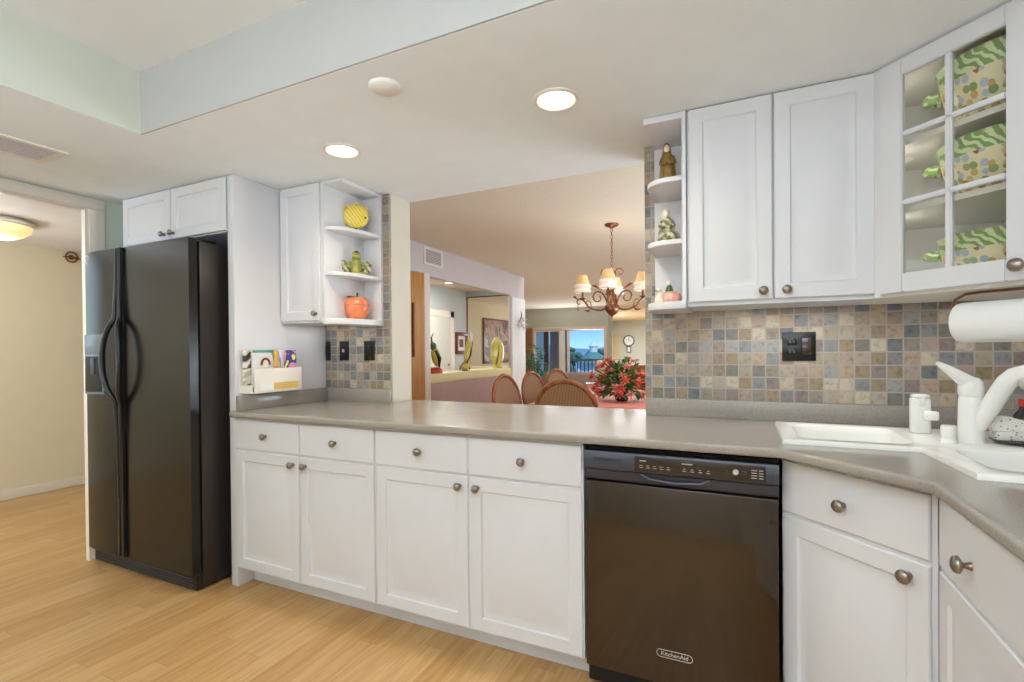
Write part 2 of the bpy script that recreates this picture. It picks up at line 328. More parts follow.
# ------------------------------------------------------------------ mesh helpers
def smooth_path(pts, rs, m=4):
    P_ = [Vector(p) for p in pts]; out = []; ro = []
    for i in range(len(P_)-1):
        p0, p1, p2, p3 = P_[max(i-1, 0)], P_[i], P_[i+1], P_[min(i+2, len(P_)-1)]
        for j in range(m):
            t = j/m
            out.append(.5*((2*p1)+(p2-p0)*t+(2*p0-5*p1+4*p2-p3)*t*t+(3*p1-p0-3*p2+p3)*t**3)); ro.append(rs[i]+(rs[i+1]-rs[i])*t)
    out.append(P_[-1]); ro.append(rs[-1])
    return out, ro
class MB:
    def __init__(s): s.bm = bmesh.new()
    def box(s, x0, x1, y0, y1, z0, z1, bev=0.0, seg=2):
        bm = bmesh.new()
        v = [bm.verts.new((x, y, z)) for x in (x0, x1) for y in (y0, y1) for z in (z0, z1)]
        for f in ((0,1,3,2),(4,6,7,5),(0,4,5,1),(2,3,7,6),(0,2,6,4),(1,5,7,3)): bm.faces.new([v[i] for i in f])
        bmesh.ops.recalc_face_normals(bm, faces=bm.faces)
        if bev: bmesh.ops.bevel(bm, geom=bm.edges[:], offset=bev, segments=seg, affect='EDGES', profile=.5)
        s.add(bm); return s
    def add(s, bm, mtx=None):
        if mtx is not None: bmesh.ops.transform(bm, matrix=mtx, verts=bm.verts)
        me = bpy.data.meshes.new('t'); bm.to_mesh(me); bm.free(); s.bm.from_mesh(me); bpy.data.meshes.remove(me)
    def prism(s, poly, z0, z1, bev=0.0):
        bm = bmesh.new()
        a = [bm.verts.new((x, y, z0)) for x, y in poly]; b = [bm.verts.new((x, y, z1)) for x, y in poly]
        n = len(poly)
        bm.faces.new(a[::-1]); bm.faces.new(b)
        for i in range(n): bm.faces.new((a[i], a[(i+1) % n], b[(i+1) % n], b[i]))
        bmesh.ops.recalc_face_normals(bm, faces=bm.faces)
        if bev: bmesh.ops.bevel(bm, geom=bm.edges[:], offset=bev, segments=2, affect='EDGES', profile=.5)
        s.add(bm); return s
    def tube(s, pts, r, seg=10, caps=True, closed=False):
        pts = [Vector(p) for p in pts]; n = len(pts)
        rs = r if isinstance(r, (list, tuple)) else [r]*n
        rings = []; prev = None
        for i, p in enumerate(pts):
            if closed: d = pts[(i+1) % n]-pts[i-1]
            else: d = pts[min(i+1, n-1)]-pts[max(i-1, 0)]
            d.normalize()
            if prev is None:
                a = Vector((0, 0, 1)) if abs(d.z) < .9 else Vector((1, 0, 0)); x = d.cross(a).normalized()
            else:
                x = prev - d*prev.dot(d)
                if x.length < 1e-6: x = d.orthogonal()
                x.normalize()
            prev = x; y = d.cross(x)
            rings.append([s.bm.verts.new(p + (x*math.cos(2*PI*k/seg)+y*math.sin(2*PI*k/seg))*rs[i]) for k in range(seg)])
        for i in range(n if closed else n-1):
            A, B = rings[i], rings[(i+1) % n]
            for k in range(seg): s.bm.faces.new((A[k], A[(k+1) % seg], B[(k+1) % seg], B[k]))
        if caps and not closed: s.bm.faces.new(rings[0][::-1]); s.bm.faces.new(rings[-1])
        return s
    def lathe(s, prof, c=(0, 0, 0), seg=24, axis=(0, 0, 1), sx=1.0, sy=1.0, fold=None):
        q = Vector(axis).normalized().to_track_quat('Z', 'Y'); c = Vector(c); rings = []
        for r, z in prof:
            ring = []
            for k in range(seg):
                a = 2*PI*k/seg; rr = r*(1+fold[1]*math.sin(fold[0]*a)) if fold else r
                ring.append(s.bm.verts.new(c + q @ Vector((rr*sx*math.cos(a), rr*sy*math.sin(a), z))))
            rings.append(ring)
        for A, B in zip(rings, rings[1:]):
            for k in range(seg): s.bm.faces.new((A[k], A[(k+1) % seg], B[(k+1) % seg], B[k]))
        if prof[0][0] > 1e-6: s.bm.faces.new(rings[0][::-1])
        if prof[-1][0] > 1e-6: s.bm.faces.new(rings[-1])
        return s
    def ball(s, c, r, seg=16, rot=None):
        bm = bmesh.new(); bmesh.ops.create_uvsphere(bm, u_segments=seg, v_segments=max(6, seg//2), radius=1)
        rr = r if isinstance(r, (list, tuple)) else (r, r, r)
        m = Matrix.Translation(c) @ (rot.to_4x4() if rot else Matrix.Identity(4)) @ Matrix.Diagonal((rr[0], rr[1], rr[2], 1))
        s.add(bm, m); return s
    def panel(s, o, u, n, w, h, t, prof):
        """framed front: concentric rectangles, o = lower corner on the back plane"""
        o, u, n = Vector(o), Vector(u), Vector(n); z = Vector((0, 0, 1))
        loops = []
        for ins, d in [(0, 0), (0, t-.003), (.003, t)] + prof:
            loops.append([s.bm.verts.new(o + u*a + z*b + n*d) for a, b in ((ins, ins), (w-ins, ins), (w-ins, h-ins), (ins, h-ins))])
        for A, B in zip(loops, loops[1:]):
            for k in range(4): s.bm.faces.new((A[k], A[(k+1) % 4], B[(k+1) % 4], B[k]))
        s.bm.faces.new(loops[-1]); s.bm.faces.new(loops[0][::-1])
        return s
    def build(s, name, m, parent=None, smooth=40, weld=False):
        bm = s.bm
        if weld: bmesh.ops.remove_doubles(bm, verts=bm.verts, dist=1e-4)
        bmesh.ops.recalc_face_normals(bm, faces=bm.faces)
        off = Vector((0, 0, 0)); p = parent
        while p: off += p.location; p = p.parent
        if off.length: bmesh.ops.translate(bm, vec=-off, verts=bm.verts)
        me = bpy.data.meshes.new(name); bm.to_mesh(me); bm.free()
        me.materials.append(MT[m] if isinstance(m, str) else m)
        if smooth:
            me.shade_smooth(); me.set_sharp_from_angle(angle=math.radians(smooth))
        o = bpy.data.objects.new(name, me); COL.objects.link(o)
        if parent: o.parent = parent
        return o
def thing(name, label, cat, loc=(0, 0, 0), group=None):
    o = bpy.data.objects.new(name, None); o.empty_display_size = .05; COL.objects.link(o); o.location = loc
    return tag(o, label, cat, group)
def tag(o, label, cat, group=None):
    o['label'] = label; o['category'] = cat
    if group: o['group'] = group
    return o
def struct(name, mb, m, parent=None, smooth=40):
    o = mb.build(name, m, parent, smooth)
    if not parent: o['kind'] = 'structure'
    return o
def copy_tree(o, parent=None):
    c = o.copy(); COL.objects.link(c); c.parent = parent
    for ch in list(o.children): copy_tree(ch, c)
    return c
def text_mesh(name, body, size, loc, rot, m, parent, ext=.0006, align='CENTER', sx=1.0):
    cu = bpy.data.curves.new('t', 'FONT'); cu.body = body; cu.size = size; cu.extrude = ext; cu.align_x = align; cu.align_y = 'CENTER'
    ob = bpy.data.objects.new('t', cu); COL.objects.link(ob)
    bpy.context.view_layer.update()
    me = bpy.data.meshes.new_from_object(ob.evaluated_get(bpy.context.evaluated_depsgraph_get()))
    bpy.data.objects.remove(ob); bpy.data.curves.remove(cu)
    off = Vector((0, 0, 0)); p = parent
    while p: off += p.location; p = p.parent
    me.transform(Matrix.Translation(Vector(loc)-off) @ rot.to_matrix().to_4x4() @ Matrix.Diagonal((sx, 1, 1, 1)))
    me.materials.clear(); me.materials.append(MT[m])
    o = bpy.data.objects.new(name, me); COL.objects.link(o); o.parent = parent
    return o
def knob(p, n, parent, r=.016):
    n = Vector(n); mb = MB()
    mb.lathe([(0, 0), (.009, 0), (.007, .004), (.0055, .012), (.009, .015), (r, .020), (r*1.02, .024), (r*.86, .029), (r*.45, .0325), (0, .0335)], p, 18, n)
    return mb.build('knob', 'pewter', parent, 60)
RAISED = lambda t: [(.050, t), (.055, t-.007), (.066, t-.008), (.092, t-.001)]

# ------------------------------------------------------------------ room shell
CZ = 2.14           # kitchen soffit height
DZ = 2.44           # dining ceiling height
struct('floor', MB().box(-7.0, 1.6, -2.8, 22.0, -.1, 0), 'floor', smooth=0)
c = MB(); c.box(-3.515, 1.3, 1.24, 2.52, CZ, 2.6); c.box(-3.515, -2.305, -2.8, 1.24, CZ, 2.6)
struct('ceiling', c, 'soffit', smooth=0)
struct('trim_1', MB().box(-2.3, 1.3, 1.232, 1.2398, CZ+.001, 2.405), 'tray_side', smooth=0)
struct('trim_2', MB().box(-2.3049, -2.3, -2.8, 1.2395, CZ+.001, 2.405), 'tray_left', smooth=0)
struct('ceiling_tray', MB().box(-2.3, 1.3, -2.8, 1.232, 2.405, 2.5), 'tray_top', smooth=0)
struct('wall_back_left', MB().box(-3.515, -1.865, 2.33, 2.51, 0, CZ), 'wallwhite', smooth=0)
struct('wall_back_right', MB().box(-.408, 1.2, 2.33, 2.51, 0, CZ), 'wallwhite', smooth=0)
struct('wall_pass_through', MB().box(-1.865, -.408, 2.33, 2.51, 0, .874), 'wallwhite', smooth=0)
struct('wall_right', MB().box(1.06, 1.2, -2.8, 2.33, 0, CZ+.3), 'wallwhite', smooth=0)
struct('wall_front', MB().box(-3.505, 1.2, -2.8, -2.66, 0, 2.5), 'wallwhite', smooth=0)
w = MB(); w.box(-3.515, -3.495, 1.566, 2.33, 0, CZ); w.box(-3.515, -3.495, -2.8, .45, 0, CZ); w.box(-3.515, -3.495, .45, 1.566, 2.06, CZ)
struct('wall_left', w, 'green', smooth=0)
# casing of the opening to the hall
t = MB()
for y0, y1, a, b_ in ((1.570, 1.662, 1.580, 1.625), (.30, .443, .35, .431)):
    t.box(-3.495, -3.478, y0, y1, 0, 2.070, .003); t.box(-3.478, -3.471, a, b_, 0, 2.070, .003)
t.box(-3.495, -3.478, .30, 1.662, 2.070, 2.132, .003)
t.box(-3.478, -3.471, .35, 1.625, 2.070, 2.118, .003)
t.box(-3.518, -3.479, 1.562, 1.5705, 0, 2.068, .002); t.box(-3.518, -3.479, .4425, .452, 0, 2.068, .002); t.box(-3.518, -3.479, .452, 1.562, 2.058, 2.0705, .002)
struct('trim_3', t, 'trim')
# hall
struct('wall_hall', MB().box(-5.72, -5.6, -2.8, 4.0, 0, 2.3), 'cream', smooth=0)
w = MB(); w.box(-3.515, -3.43, 2.51, 4.0, 0, 2.3); w.box(-5.6, -3.515, 3.9, 4.0, 0, 2.3); w.box(-5.6, -3.515, -2.8, -2.66, 0, 2.3)
struct('wall_hall_ends', w, 'cream', smooth=0)
struct('ceiling_hall', MB().box(-5.72, -3.515, -2.8, 4.0, 2.16, 2.3), 'hallceil', smooth=0)
t = MB(); t.box(-5.6, -5.586, -2.66, 3.9, 0, .078, .004); t.box(-5.586, -5.575, -2.66, 3.9, 0, .018, .004)
struct('baseboard_hall', t, 'trim')
wn_ = MB(); wn_.box(-5.6, -5.575, .42, .50, 1.12, 2.16, .003); wn_.box(-5.6, -5.575, 1.35, 1.43, 1.12, 2.16, .003); wn_.box(-5.6, -5.575, .50, 1.35, 2.09, 2.16, .003); wn_.box(-5.6, -5.565, .40, 1.45, 1.12, 1.20, .003)
hw = struct('window_2', wn_, 'trim')
MB().box(-5.599, -5.597, .50, 1.35, 1.20, 2.09).build('bright_pane', 'daypane', hw)
sl = MB()
for k in range(20): sl.box(-5.594, -5.578, .505, 1.345, 1.215+k*.044, 1.219+k*.044)
sl.build('blind_slats', 'framewhite', hw)
# dining and living
struct('ceiling_dining', MB().box(-7.0, 1.6, 2.52, 22.0, DZ, 2.6), 'popcorn', smooth=0)
w = MB(); w.box(-3.43, -3.31, 2.51, 4.80, 2.11, DZ); w.box(-3.43, -3.31, 2.51, 3.85, 0, 2.11); w.box(-3.40, -3.31, 4.80, 7.03, 2.09, DZ); w.box(-3.345, -3.31, 7.03, 7.57, 0, DZ)
w.box(-3.40, -3.32, 3.85, 4.80, 0, 2.11)
struct('wall_dining_left', w, 'lav', smooth=0)
struct('trim_4', MB().box(-3.40, -3.29, 4.69, 4.80, 0, 2.11, .004), 'trim')
struct('trim_5', MB().box(-3.312, -3.285, 7.05, 7.56, 0, 2.06, .006), 'framewhite')
struct('wall_bar_front', MB().box(-3.43, -3.31, 4.80, 7.03, 0, .835), 'barfront', smooth=0)
struct('trim_6', MB().box(-3.62, -3.30, 4.80, 7.03, .835, .945, .006), 'ledge')
struct('wall_bar_back', MB().box(-5.32, -5.2, 4.0, 8.92, 0, DZ), 'bargrey', smooth=0)
struct('wall_bar_side', MB().box(-5.2, -3.43, 4.0, 4.12, 0, DZ), 'bargrey', smooth=0)
w = MB(); w.box(-5.2, -4.16, 8.92, 9.0, 2.33, DZ); w.box(-4.16, -3.95, 8.92, 9.0, 0, DZ); w.box(-5.2, -4.16, 8.92, 9.0, 0, .82)
struct('wall_bar_end', w, 'bargrey', smooth=0)
struct('trim_7', MB().box(-5.2, -4.16, 8.85, 9.0, .82, .90, .005), 'ledge')
t = MB(); t.box(-5.2, -5.18, 8.90, 8.925, .90, 2.33); t.box(-4.18, -4.16, 8.90, 8.925, .90, 2.33); t.box(-5.18, -4.18, 8.90, 8.925, 2.31, 2.33)
struct('trim_8', t, 'darkwood')
struct('wall_living_left', MB().box(-6.14, -6.02, 8.0, 13.75, 0, DZ), 'tan', smooth=0)
struct('wall_living_near', MB().box(-6.14, -5.32, 8.0, 8.1, 0, DZ), 'tan', smooth=0)
w = MB(); w.box(-6.14, -5.74, 13.75, 13.9, 0, DZ); w.box(-5.74, -3.47, 13.75, 13.9, 1.885, DZ); w.box(-3.47, -3.44, 13.75, 13.9, 0, DZ)
struct('wall_living_far', w, 'living', smooth=0)
struct('wall_living_return', MB().prism([(-3.46, 13.9), (-5.45, 21.45), (-5.35, 21.45), (-3.36, 13.9)], 0, DZ), 'living', smooth=0)
w = MB(); w.box(-5.42, 1.6, 21.3, 21.45, 0, DZ)
struct('wall_far_right', w, 'living', smooth=0)
struct('wall_dining_right', MB().box(1.2, 1.35, 2.33, 21.45, 0, DZ), 'living', smooth=0)
# door in the bar room
t = MB(); t.box(-5.2, -5.17, 7.25, 7.37, 0, 1.99, .004); t.box(-5.2, -5.17, 8.24, 8.37, 0, 1.99, .004); t.box(-5.2, -5.17, 7.25, 8.37, 1.87, 1.99, .004)
d = MB().box(-5.195, -5.18, 7.37, 8.24, .01, 1.87, .003).build('door_2', 'extpale'); d['kind'] = 'structure'
struct('trim_9', t, 'trim')
knob((-5.18, 8.15, .95), (1, 0, 0), d, .025)
# wooden tall door beside the white pillar, seen edge-on past it
d = struct('door_3', MB().box(-3.318, -3.295, 3.9, 4.69, .02, 2.10, .004), 'oak')
MB().box(-3.296, -3.27, 4.45, 4.475, 1.15, 1.75, .004).build('door_handle', 'bronze', d)

# ------------------------------------------------------------------ window wall and outdoors
wd = MB()
wd.box(-5.74, -3.47, 13.70, 13.76, 1.80, 1.885, .005); wd.box(-5.74, -5.68, 13.70, 13.8, 0, 1.80, .005); wd.box(-3.55, -3.47, 13.70, 13.8, 0, 1.80, .005); wd.box(-5.68, -3.55, 13.70, 13.8, 0, .05)
win = struct('window_1', wd, 'frame_alu')
f = MB(); f.box(-4.90, -4.72, 13.74, 13.78, .05, 1.80, .004); f.box(-4.66, -4.58, 13.76, 13.8, .05, 1.80, .004); f.box(-5.68, -5.64, 13.74, 13.78, .05, 1.80, .004); f.box(-5.64, -4.9, 13.74, 13.78, 1.76, 1.80); f.box(-5.64, -4.9, 13.74, 13.78, .05, .12); f.box(-4.58, -3.55, 13.76, 13.8, 1.775, 1.80); f.box(-4.58, -3.55, 13.76, 13.8, .05, .1)
f.build('window_frame', 'framewhite', win)
MB().box(-5.64, -4.90, 13.757, 13.763, .12, 1.76).build('window_pane', 'glass', win)
MB().box(-4.58, -3.55, 13.777, 13.783, .1, 1.775).build('window_pane', 'glass', win)
struct('balcony_floor', MB().box(-8, -3.0, 13.9, 16.2, -.12, -.02), 'extpale', smooth=0)
struct('balcony_wall', MB().box(-5.62, -5.0, 14.9, 15.05, -.02, 2.6), 'extgrey', smooth=0)
struct('balcony_post', MB().box(-5.72, -5.62, 14.6, 14.75, -.02, 2.6, .01), 'darkwood', smooth=0)
struct('balcony_side', MB().box(-6.6, -5.72, 15.0, 15.12, -.02, 2.6), 'extpale', smooth=0)
rl = thing('balcony_railing', 'grey balcony railing with upright bars outside the open glass door', 'railing', (-4.2, 16.0, 0))
m_ = MB(); m_.box(-6.0, -3.0, 15.97, 16.05, .84, .92, .01); m_.build('top_rail', 'rail', rl)
m_ = MB(); m_.box(-6.0, -3.0, 15.99, 16.03, .08, .12, .005); m_.build('bottom_rail', 'rail', rl)
for k in range(20):
    MB().box(-5.6+k*.13, -5.575+k*.13, 15.99, 16.03, -.02, .86).build('baluster', 'darkwood', rl)
struct('ground', MB().box(-400, 300, 17, 900, -9.2, -9), 'ground', smooth=0)
hb = MB(); random.seed(3)
for k in range(14): hb.ball((-330+k*34, 620+random.uniform(-20, 40), -9), (40, 20, random.uniform(10, 19)), 20)
struct('hills', hb, 'hill')
random.seed(7)
def crown(cx, cy, top, rx, seed):
    random.seed(seed); mb = MB()
    for k in range(16):
        a = random.uniform(0, 2*PI); q = random.uniform(0, 1)
        r = rx*random.uniform(.3, .55)
        mb.ball((cx+math.cos(a)*rx*.75*q, cy+math.sin(a)*rx*.6*q, top-r-random.uniform(0, rx*1.3)), (r, r, r*.8), 10)
    return mb
tree_spots = [(-20.6, 62, 1.7, 1.1, 'tallest dark tree at the left of the balcony view'), (-19.2, 60, 1.3, 1.0, 'second dark tree from the left beyond the balcony'),
              (-18.2, 63, 1.6, .9, 'dark tree just left of the white cupola beyond the balcony'), (-15.9, 62, 1.5, 1.0, 'dark tree just right of the white cupola beyond the balcony'),
              (-14.6, 60, .9, .9, 'rightmost dark tree beyond the balcony railing')]
for i, (tx, ty, tz, r, lab) in enumerate(tree_spots):
    tr = thing('tree', lab, 'tree', (tx, ty, -9), 'trees beyond the balcony')
    crown(tx, ty, tz, r, 20+i).build('crown', 'tree', tr)
    MB().tube([(tx, ty, -9), (tx+.2, ty, -4), (tx, ty, tz-2.5)], [.35, .28, .15], 8).build('trunk', 'treetrunk', tr)
b = thing('pavilion', 'small pavilion with teal roof and white cupola beyond the balcony', 'building', (-13.6, 48, -9))
MB().box(-14.9, -12.1, 46.7, 49.3, -9, -.1).build('walls', 'extpale', b)
MB().lathe([(1.9, -.1), (1.3, .4), (.5, .95), (0, 1.1)], (-13.5, 48, 0), 12).build('roof', 'roofteal', b)
MB().lathe([(.40, .9), (.40, 1.5), (.52, 1.55), (.25, 1.85), (0, 2.1)], (-13.5, 48, 0), 12).build('cupola', 'extpale', b)

# ------------------------------------------------------------------ base cabinets
UX, UN = (1, 0, 0), (0, -1, 0)
FY = 1.70
def base_cabinet(x0, x1, label, doors):
    root = thing('base_cabinet', label, 'cabinet', ((x0+x1)/2, 2.0, 0))
    b = MB(); b.box(x0, x1, 1.709, 2.325, .10, .884); b.box(x0, x1, 1.80, 2.32, 0, .10)
    b.build('body', 'cab', root)
    n = len(doors); wd = (x1-x0)
    for i, side in enumerate(doors):
        a = x0+wd*i/n+.005; e = x0+wd*(i+1)/n-.005
        dr = MB().panel((a, 1.72, .722), UX, UN, e-a, .150, .02, [(.012, .0205)]).build('drawer', 'cab', root)
        knob(((a+e)/2, 1.70, .797), UN, dr)
        do = MB().panel((a, 1.72, .108), UX, UN, e-a, .604, .02, RAISED(.02)).build('door', 'cab', root)
        knob((e-.036 if side == 'R' else a+.036, 1.70, .674), UN, do)
    return root
base_cabinet(-2.38, -1.465, 'white two-door base cabinet beside the refrigerator panel', 'RL')
base_cabinet(-1.463, -.52, 'white two-door base cabinet next to the dishwasher', 'RL')
# diagonal cabinet
s2 = math.sqrt(.5)
DU, DN = Vector((s2, -s2, 0)), Vector((-s2, -s2, 0))
P0 = Vector((.103, 1.743, 0)); DL = .422
root = thing('corner_base_cabinet', 'white diagonal corner base cabinet under the sink front', 'cabinet', (.4, 1.75, 0))
b = MB()
q0 = P0 - DN*.02; q1 = q0 + DU*DL
b.prism([(q0.x, q0.y), (q1.x, q1.y), (.421, 1.434), (1.05, 1.434), (1.05, 2.325), (.115, 2.325)], .10, .745)
b.prism([(q0.x+.008, q0.y-.008), (q1.x-.002, q1.y+.002), (q1.x+.012, q1.y+.016), (q0.x+.022, q0.y+.006)], .745, .884)
b.prism([((P0-DN*.009).x, (P0-DN*.009).y), ((P0-DN*.009+DU*DL).x, (P0-DN*.009+DU*DL).y), (q1.x, q1.y), (q0.x, q0.y)], .10, .884)
k0 = q0 - DN*.09; k1 = q1 - DN*.09
b.prism([(k0.x, k0.y), (k1.x, k1.y), (1.05, 1.5), (1.05, 2.3), (.2, 2.3)], 0, .10)
b.build('body', 'cab', root)
o = P0 - DN*.02 + DU*.008
dr = MB().panel((o.x, o.y, .712), DU, DN, DL-.02, .158, .02, [(.012, .0205)]).build('drawer', 'cab', root)
kp = P0 + DU*.203; knob((kp.x, kp.y, .784), DN, dr, .017)
do = MB().panel((o.x, o.y, .108), DU, DN, DL-.02, .592, .02, RAISED(.02)).build('door', 'cab', root)
kp = P0 + DU*.366; knob((kp.x, kp.y, .662), DN, do, .017)
# right leg cabinet (front faces -X)
RU, RN = (0, -1, 0), (-1, 0, 0)
root = thing('base_cabinet', 'white base cabinet cut off by the right edge of the picture', 'cabinet', (.75, 1.0, 0))
b = MB(); b.box(.411, 1.055, .52, 1.426, .10, .745); b.box(.50, 1.05, .52, 1.42, 0, .10); b.box(.411, .44, .52, 1.424, .745, .884)
b.build('body', 'cab', root)
for a, side in ((1.425, 'R'), (.976, 'L')):
    dr = MB().panel((.422, a, .718), RU, RN, .440, .156, .02, [(.012, .0205)]).build('drawer', 'cab', root)
    do = MB().panel((.422, a, .108), RU, RN, .440, .598, .02, RAISED(.02)).build('door', 'cab', root)
    knob((.402, a-.178, .786), RN, dr, .017); knob((.402, a-.40 if side == 'R' else a-.04, .662), RN, do, .017)

# ------------------------------------------------------------------ dishwasher
root = thing('dishwasher', 'black dishwasher with glossy door under the counter', 'dishwasher', (-.21, 2.0, 0))
MB().box(-.512, .098, 1.735, 2.31, .02, .868).build('body', 'darkgap', root)
MB().box(-.505, .09, 1.79, 1.8, .005, .09).build('kick_plate', 'blackplastic', root)
dd = MB().box(-.511, .096, 1.700, 1.735, .092, .752, .004).build('door', 'black', root)
m_ = MB(); cx = -.2075
# control panel with a scooped grip underneath
prof = [(1.735, .757), (1.708, .757), (1.703, .763), (1.703, .792), (1.690, .800), (1.690, .856), (1.694, .861), (1.735, .861)]
bm = bmesh.new(); A = [bm.verts.new((-.513, y, z)) for y, z in prof]; B = [bm.verts.new((.098, y, z)) for y, z in prof]
bm.faces.new(A); bm.faces.new(B[::-1])
for i in range(len(prof)): bm.faces.new((A[i], A[(i+1) % len(prof)], B[(i+1) % len(prof)], B[i]))
m_.add(bm); cp = m_.build('control_panel', 'panelblue', root)
MB().box(-.335, .062, 1.6885, 1.6915, .803, .853, .001).build('display_window', 'window_dark', cp)
g = MB(); g.tube([(cx-.11, 1.702, .790), (cx-.08, 1.699, .776), (cx, 1.697, .771), (cx+.08, 1.699, .776), (cx+.11, 1.702, .790)], .006, 8); g.build('grip', 'panelblue', cp)
g = MB()
for k in range(5): g.box(-.318+k*.022, -.306+k*.022, 1.687, 1.689, .816, .8175); g.box(-.318+k*.022, -.308+k*.022, 1.687, 1.689, .823, .8242)
g.box(-.318, -.296, 1.687, 1.689, .838, .841); g.build('panel_markings', 'greyprint', cp); g = MB()
for k in range(4): g.box(-.180+k*.024, -.168+k*.024, 1.687, 1.689, .816, .8178); g.box(-.178+k*.024, -.17+k*.024, 1.687, 1.689, .823, .8245)
g.box(-.182, -.150, 1.687, 1.689, .839, .842); g.build('panel_markings', 'greyprint', cp); g = MB()
for k in range(4): g.box(.022, .038, 1.687, 1.689, .814+k*.008, .8158+k*.008); g.box(.043, .055, 1.687, 1.689, .814+k*.008, .8158+k*.008)
g.build('panel_markings', 'greyprint', cp)
for bx in (-.135, -.118, -.05): MB().lathe([(0, 0), (.006, 0), (.006, .003), (0, .004)], (bx, 1.6885, .828), 12, UN).build('button', 'blackplastic', cp)
MB().lathe([(0, 0), (.009, 0), (.009, .003), (.007, .005), (0, .005)], (-.022, 1.6885, .829), 16, UN).build('button', 'greyprint', cp)
MB().lathe([(0, 0), (.007, 0), (.007, .003), (0, .004)], (.002, 1.6885, .829), 16, UN).build('button', 'panelblue', cp)
FR = Matrix.Rotation(PI/2, 3, 'X').to_euler()
text_mesh('raised_lettering', 'KITCHENAID', .017, (-.428, 1.6895, .832), FR, 'darkgap', cp, .0008)
bd = MB(); pts = []
for k in range(24):
    a = 2*PI*k/24; ex = .056 if math.cos(a) > 0 else -.056
    pts.append((-.21+ex*.78+.013*math.cos(a), 1.698, .199+.0125*math.sin(a)))
bd.tube(pts, .0011, 6, closed=True); badge = bd.build('badge', 'greyprint', dd)
text_mesh('lettering', 'KitchenAid', .0195, (-.21, 1.6985, .1985), FR, 'greyprint', badge, .0006)

# ------------------------------------------------------------------ counter
outer = [(-2.379, 1.685), (.108, 1.685), (.40, 1.395), (.40, .5), (1.058, .5), (1.058, 2.328), (-.406, 2.328), (-.406, 2.515), (-1.863, 2.515), (-1.863, 2.328), (-2.379, 2.328)]
sink_hole = [(.135, 2.175), (.135, 1.785), (.485, 1.785), (.497, 1.475), (.90, 1.475), (.90, 2.175)]
bm = bmesh.new(); es = []
for poly in (outer, sink_hole):
    vs = [bm.verts.new((x, y, .914)) for x, y in poly]
    es += [bm.edges.new((vs[i], vs[(i+1) % len(vs)])) for i in range(len(vs))]
bmesh.ops.triangle_fill(bm, edges=es, use_beauty=True, use_dissolve=False)
bmesh.ops.recalc_face_normals(bm, faces=bm.faces)
for f_ in bm.faces:
    if f_.normal.z < 0: f_.normal_flip()
r_ = bmesh.ops.extrude_face_region(bm, geom=bm.faces[:])
bmesh.ops.translate(bm, vec=(0, 0, -.0295), verts=[v for v in r_['geom'] if isinstance(v, bmesh.types.BMVert)])
root = thing('countertop', 'taupe solid-surface countertop running from the refrigerator panel round the sink corner', 'countertop', (-.5, 2.0, .878))
mb = MB(); mb.add(bm); mb.build('slab', 'counter', root, 30)
# rounded front edge
def nosing(path):
    mb = MB(); prof = [(-(abs(math.cos(a))**.55)*.018, math.copysign(abs(math.sin(a))**.55, math.sin(a))*.0148) for a in [PI/2+PI*k/14 for k in range(15)]]
    n = len(path); rings = []
    for i, (x, y) in enumerate(path):
        ds = []
        if i > 0: d = Vector((x-path[i-1][0], y-path[i-1][1])).normalized(); ds.append(Vector((d.y, -d.x)))
        if i < n-1: d = Vector((path[i+1][0]-x, path[i+1][1]-y)).normalized(); ds.append(Vector((d.y, -d.x)))
        nn = sum(ds, Vector((0, 0))); nn.normalize(); k = 1/nn.dot(ds[0])
        rings.append([mb.bm.verts.new((x-nn.x*px*k, y-nn.y*px*k, .8992+pz)) for px, pz in prof])
    for A, B in zip(rings, rings[1:]):
        for k in range(len(prof)): mb.bm.faces.new((A[k], A[(k+1) % len(prof)], B[(k+1) % len(prof)], B[k]))
    mb.bm.faces.new(rings[0]); mb.bm.faces.new(rings[-1][::-1])
    return mb
nosing([(-2.376, 1.685), (.108, 1.685), (.40, 1.395), (.40, .5)]).build('front_edge', 'counter', root, 50)
MB().box(-2.378, -1.868, 2.306, 2.326, .914, .9915, .003).build('splash_strip', 'counter', root)
MB().box(-2.378, -2.356, 1.705, 2.306, .914, .9915, .003).build('splash_strip', 'counter', root)
MB().box(-.405, 1.036, 2.306, 2.326, .914, .9915, .003).build('splash_strip', 'counter', root)
MB().box(1.038, 1.058, .5, 2.306, .914, .9915, .003).build('splash_strip', 'counter', root)
tag(MB().box(-2.378, -1.868, 2.318, 2.3295, .992, CZ-.001).build('tile_backsplash', 'tile'), 'stone mosaic backsplash at the left end beneath the open shelf', 'backsplash')
tag(MB().box(-.405, 1.058, 2.318, 2.3295, .992, CZ-.001).build('tile_backsplash', 'tile'), 'wide multicoloured stone mosaic backsplash behind the sink', 'backsplash')
tag(MB().box(1.047, 1.0595, .5, 2.317, .992, CZ-.001).build('tile_backsplash', 'tile'), 'stone mosaic backsplash on the side wall right of the sink', 'backsplash')

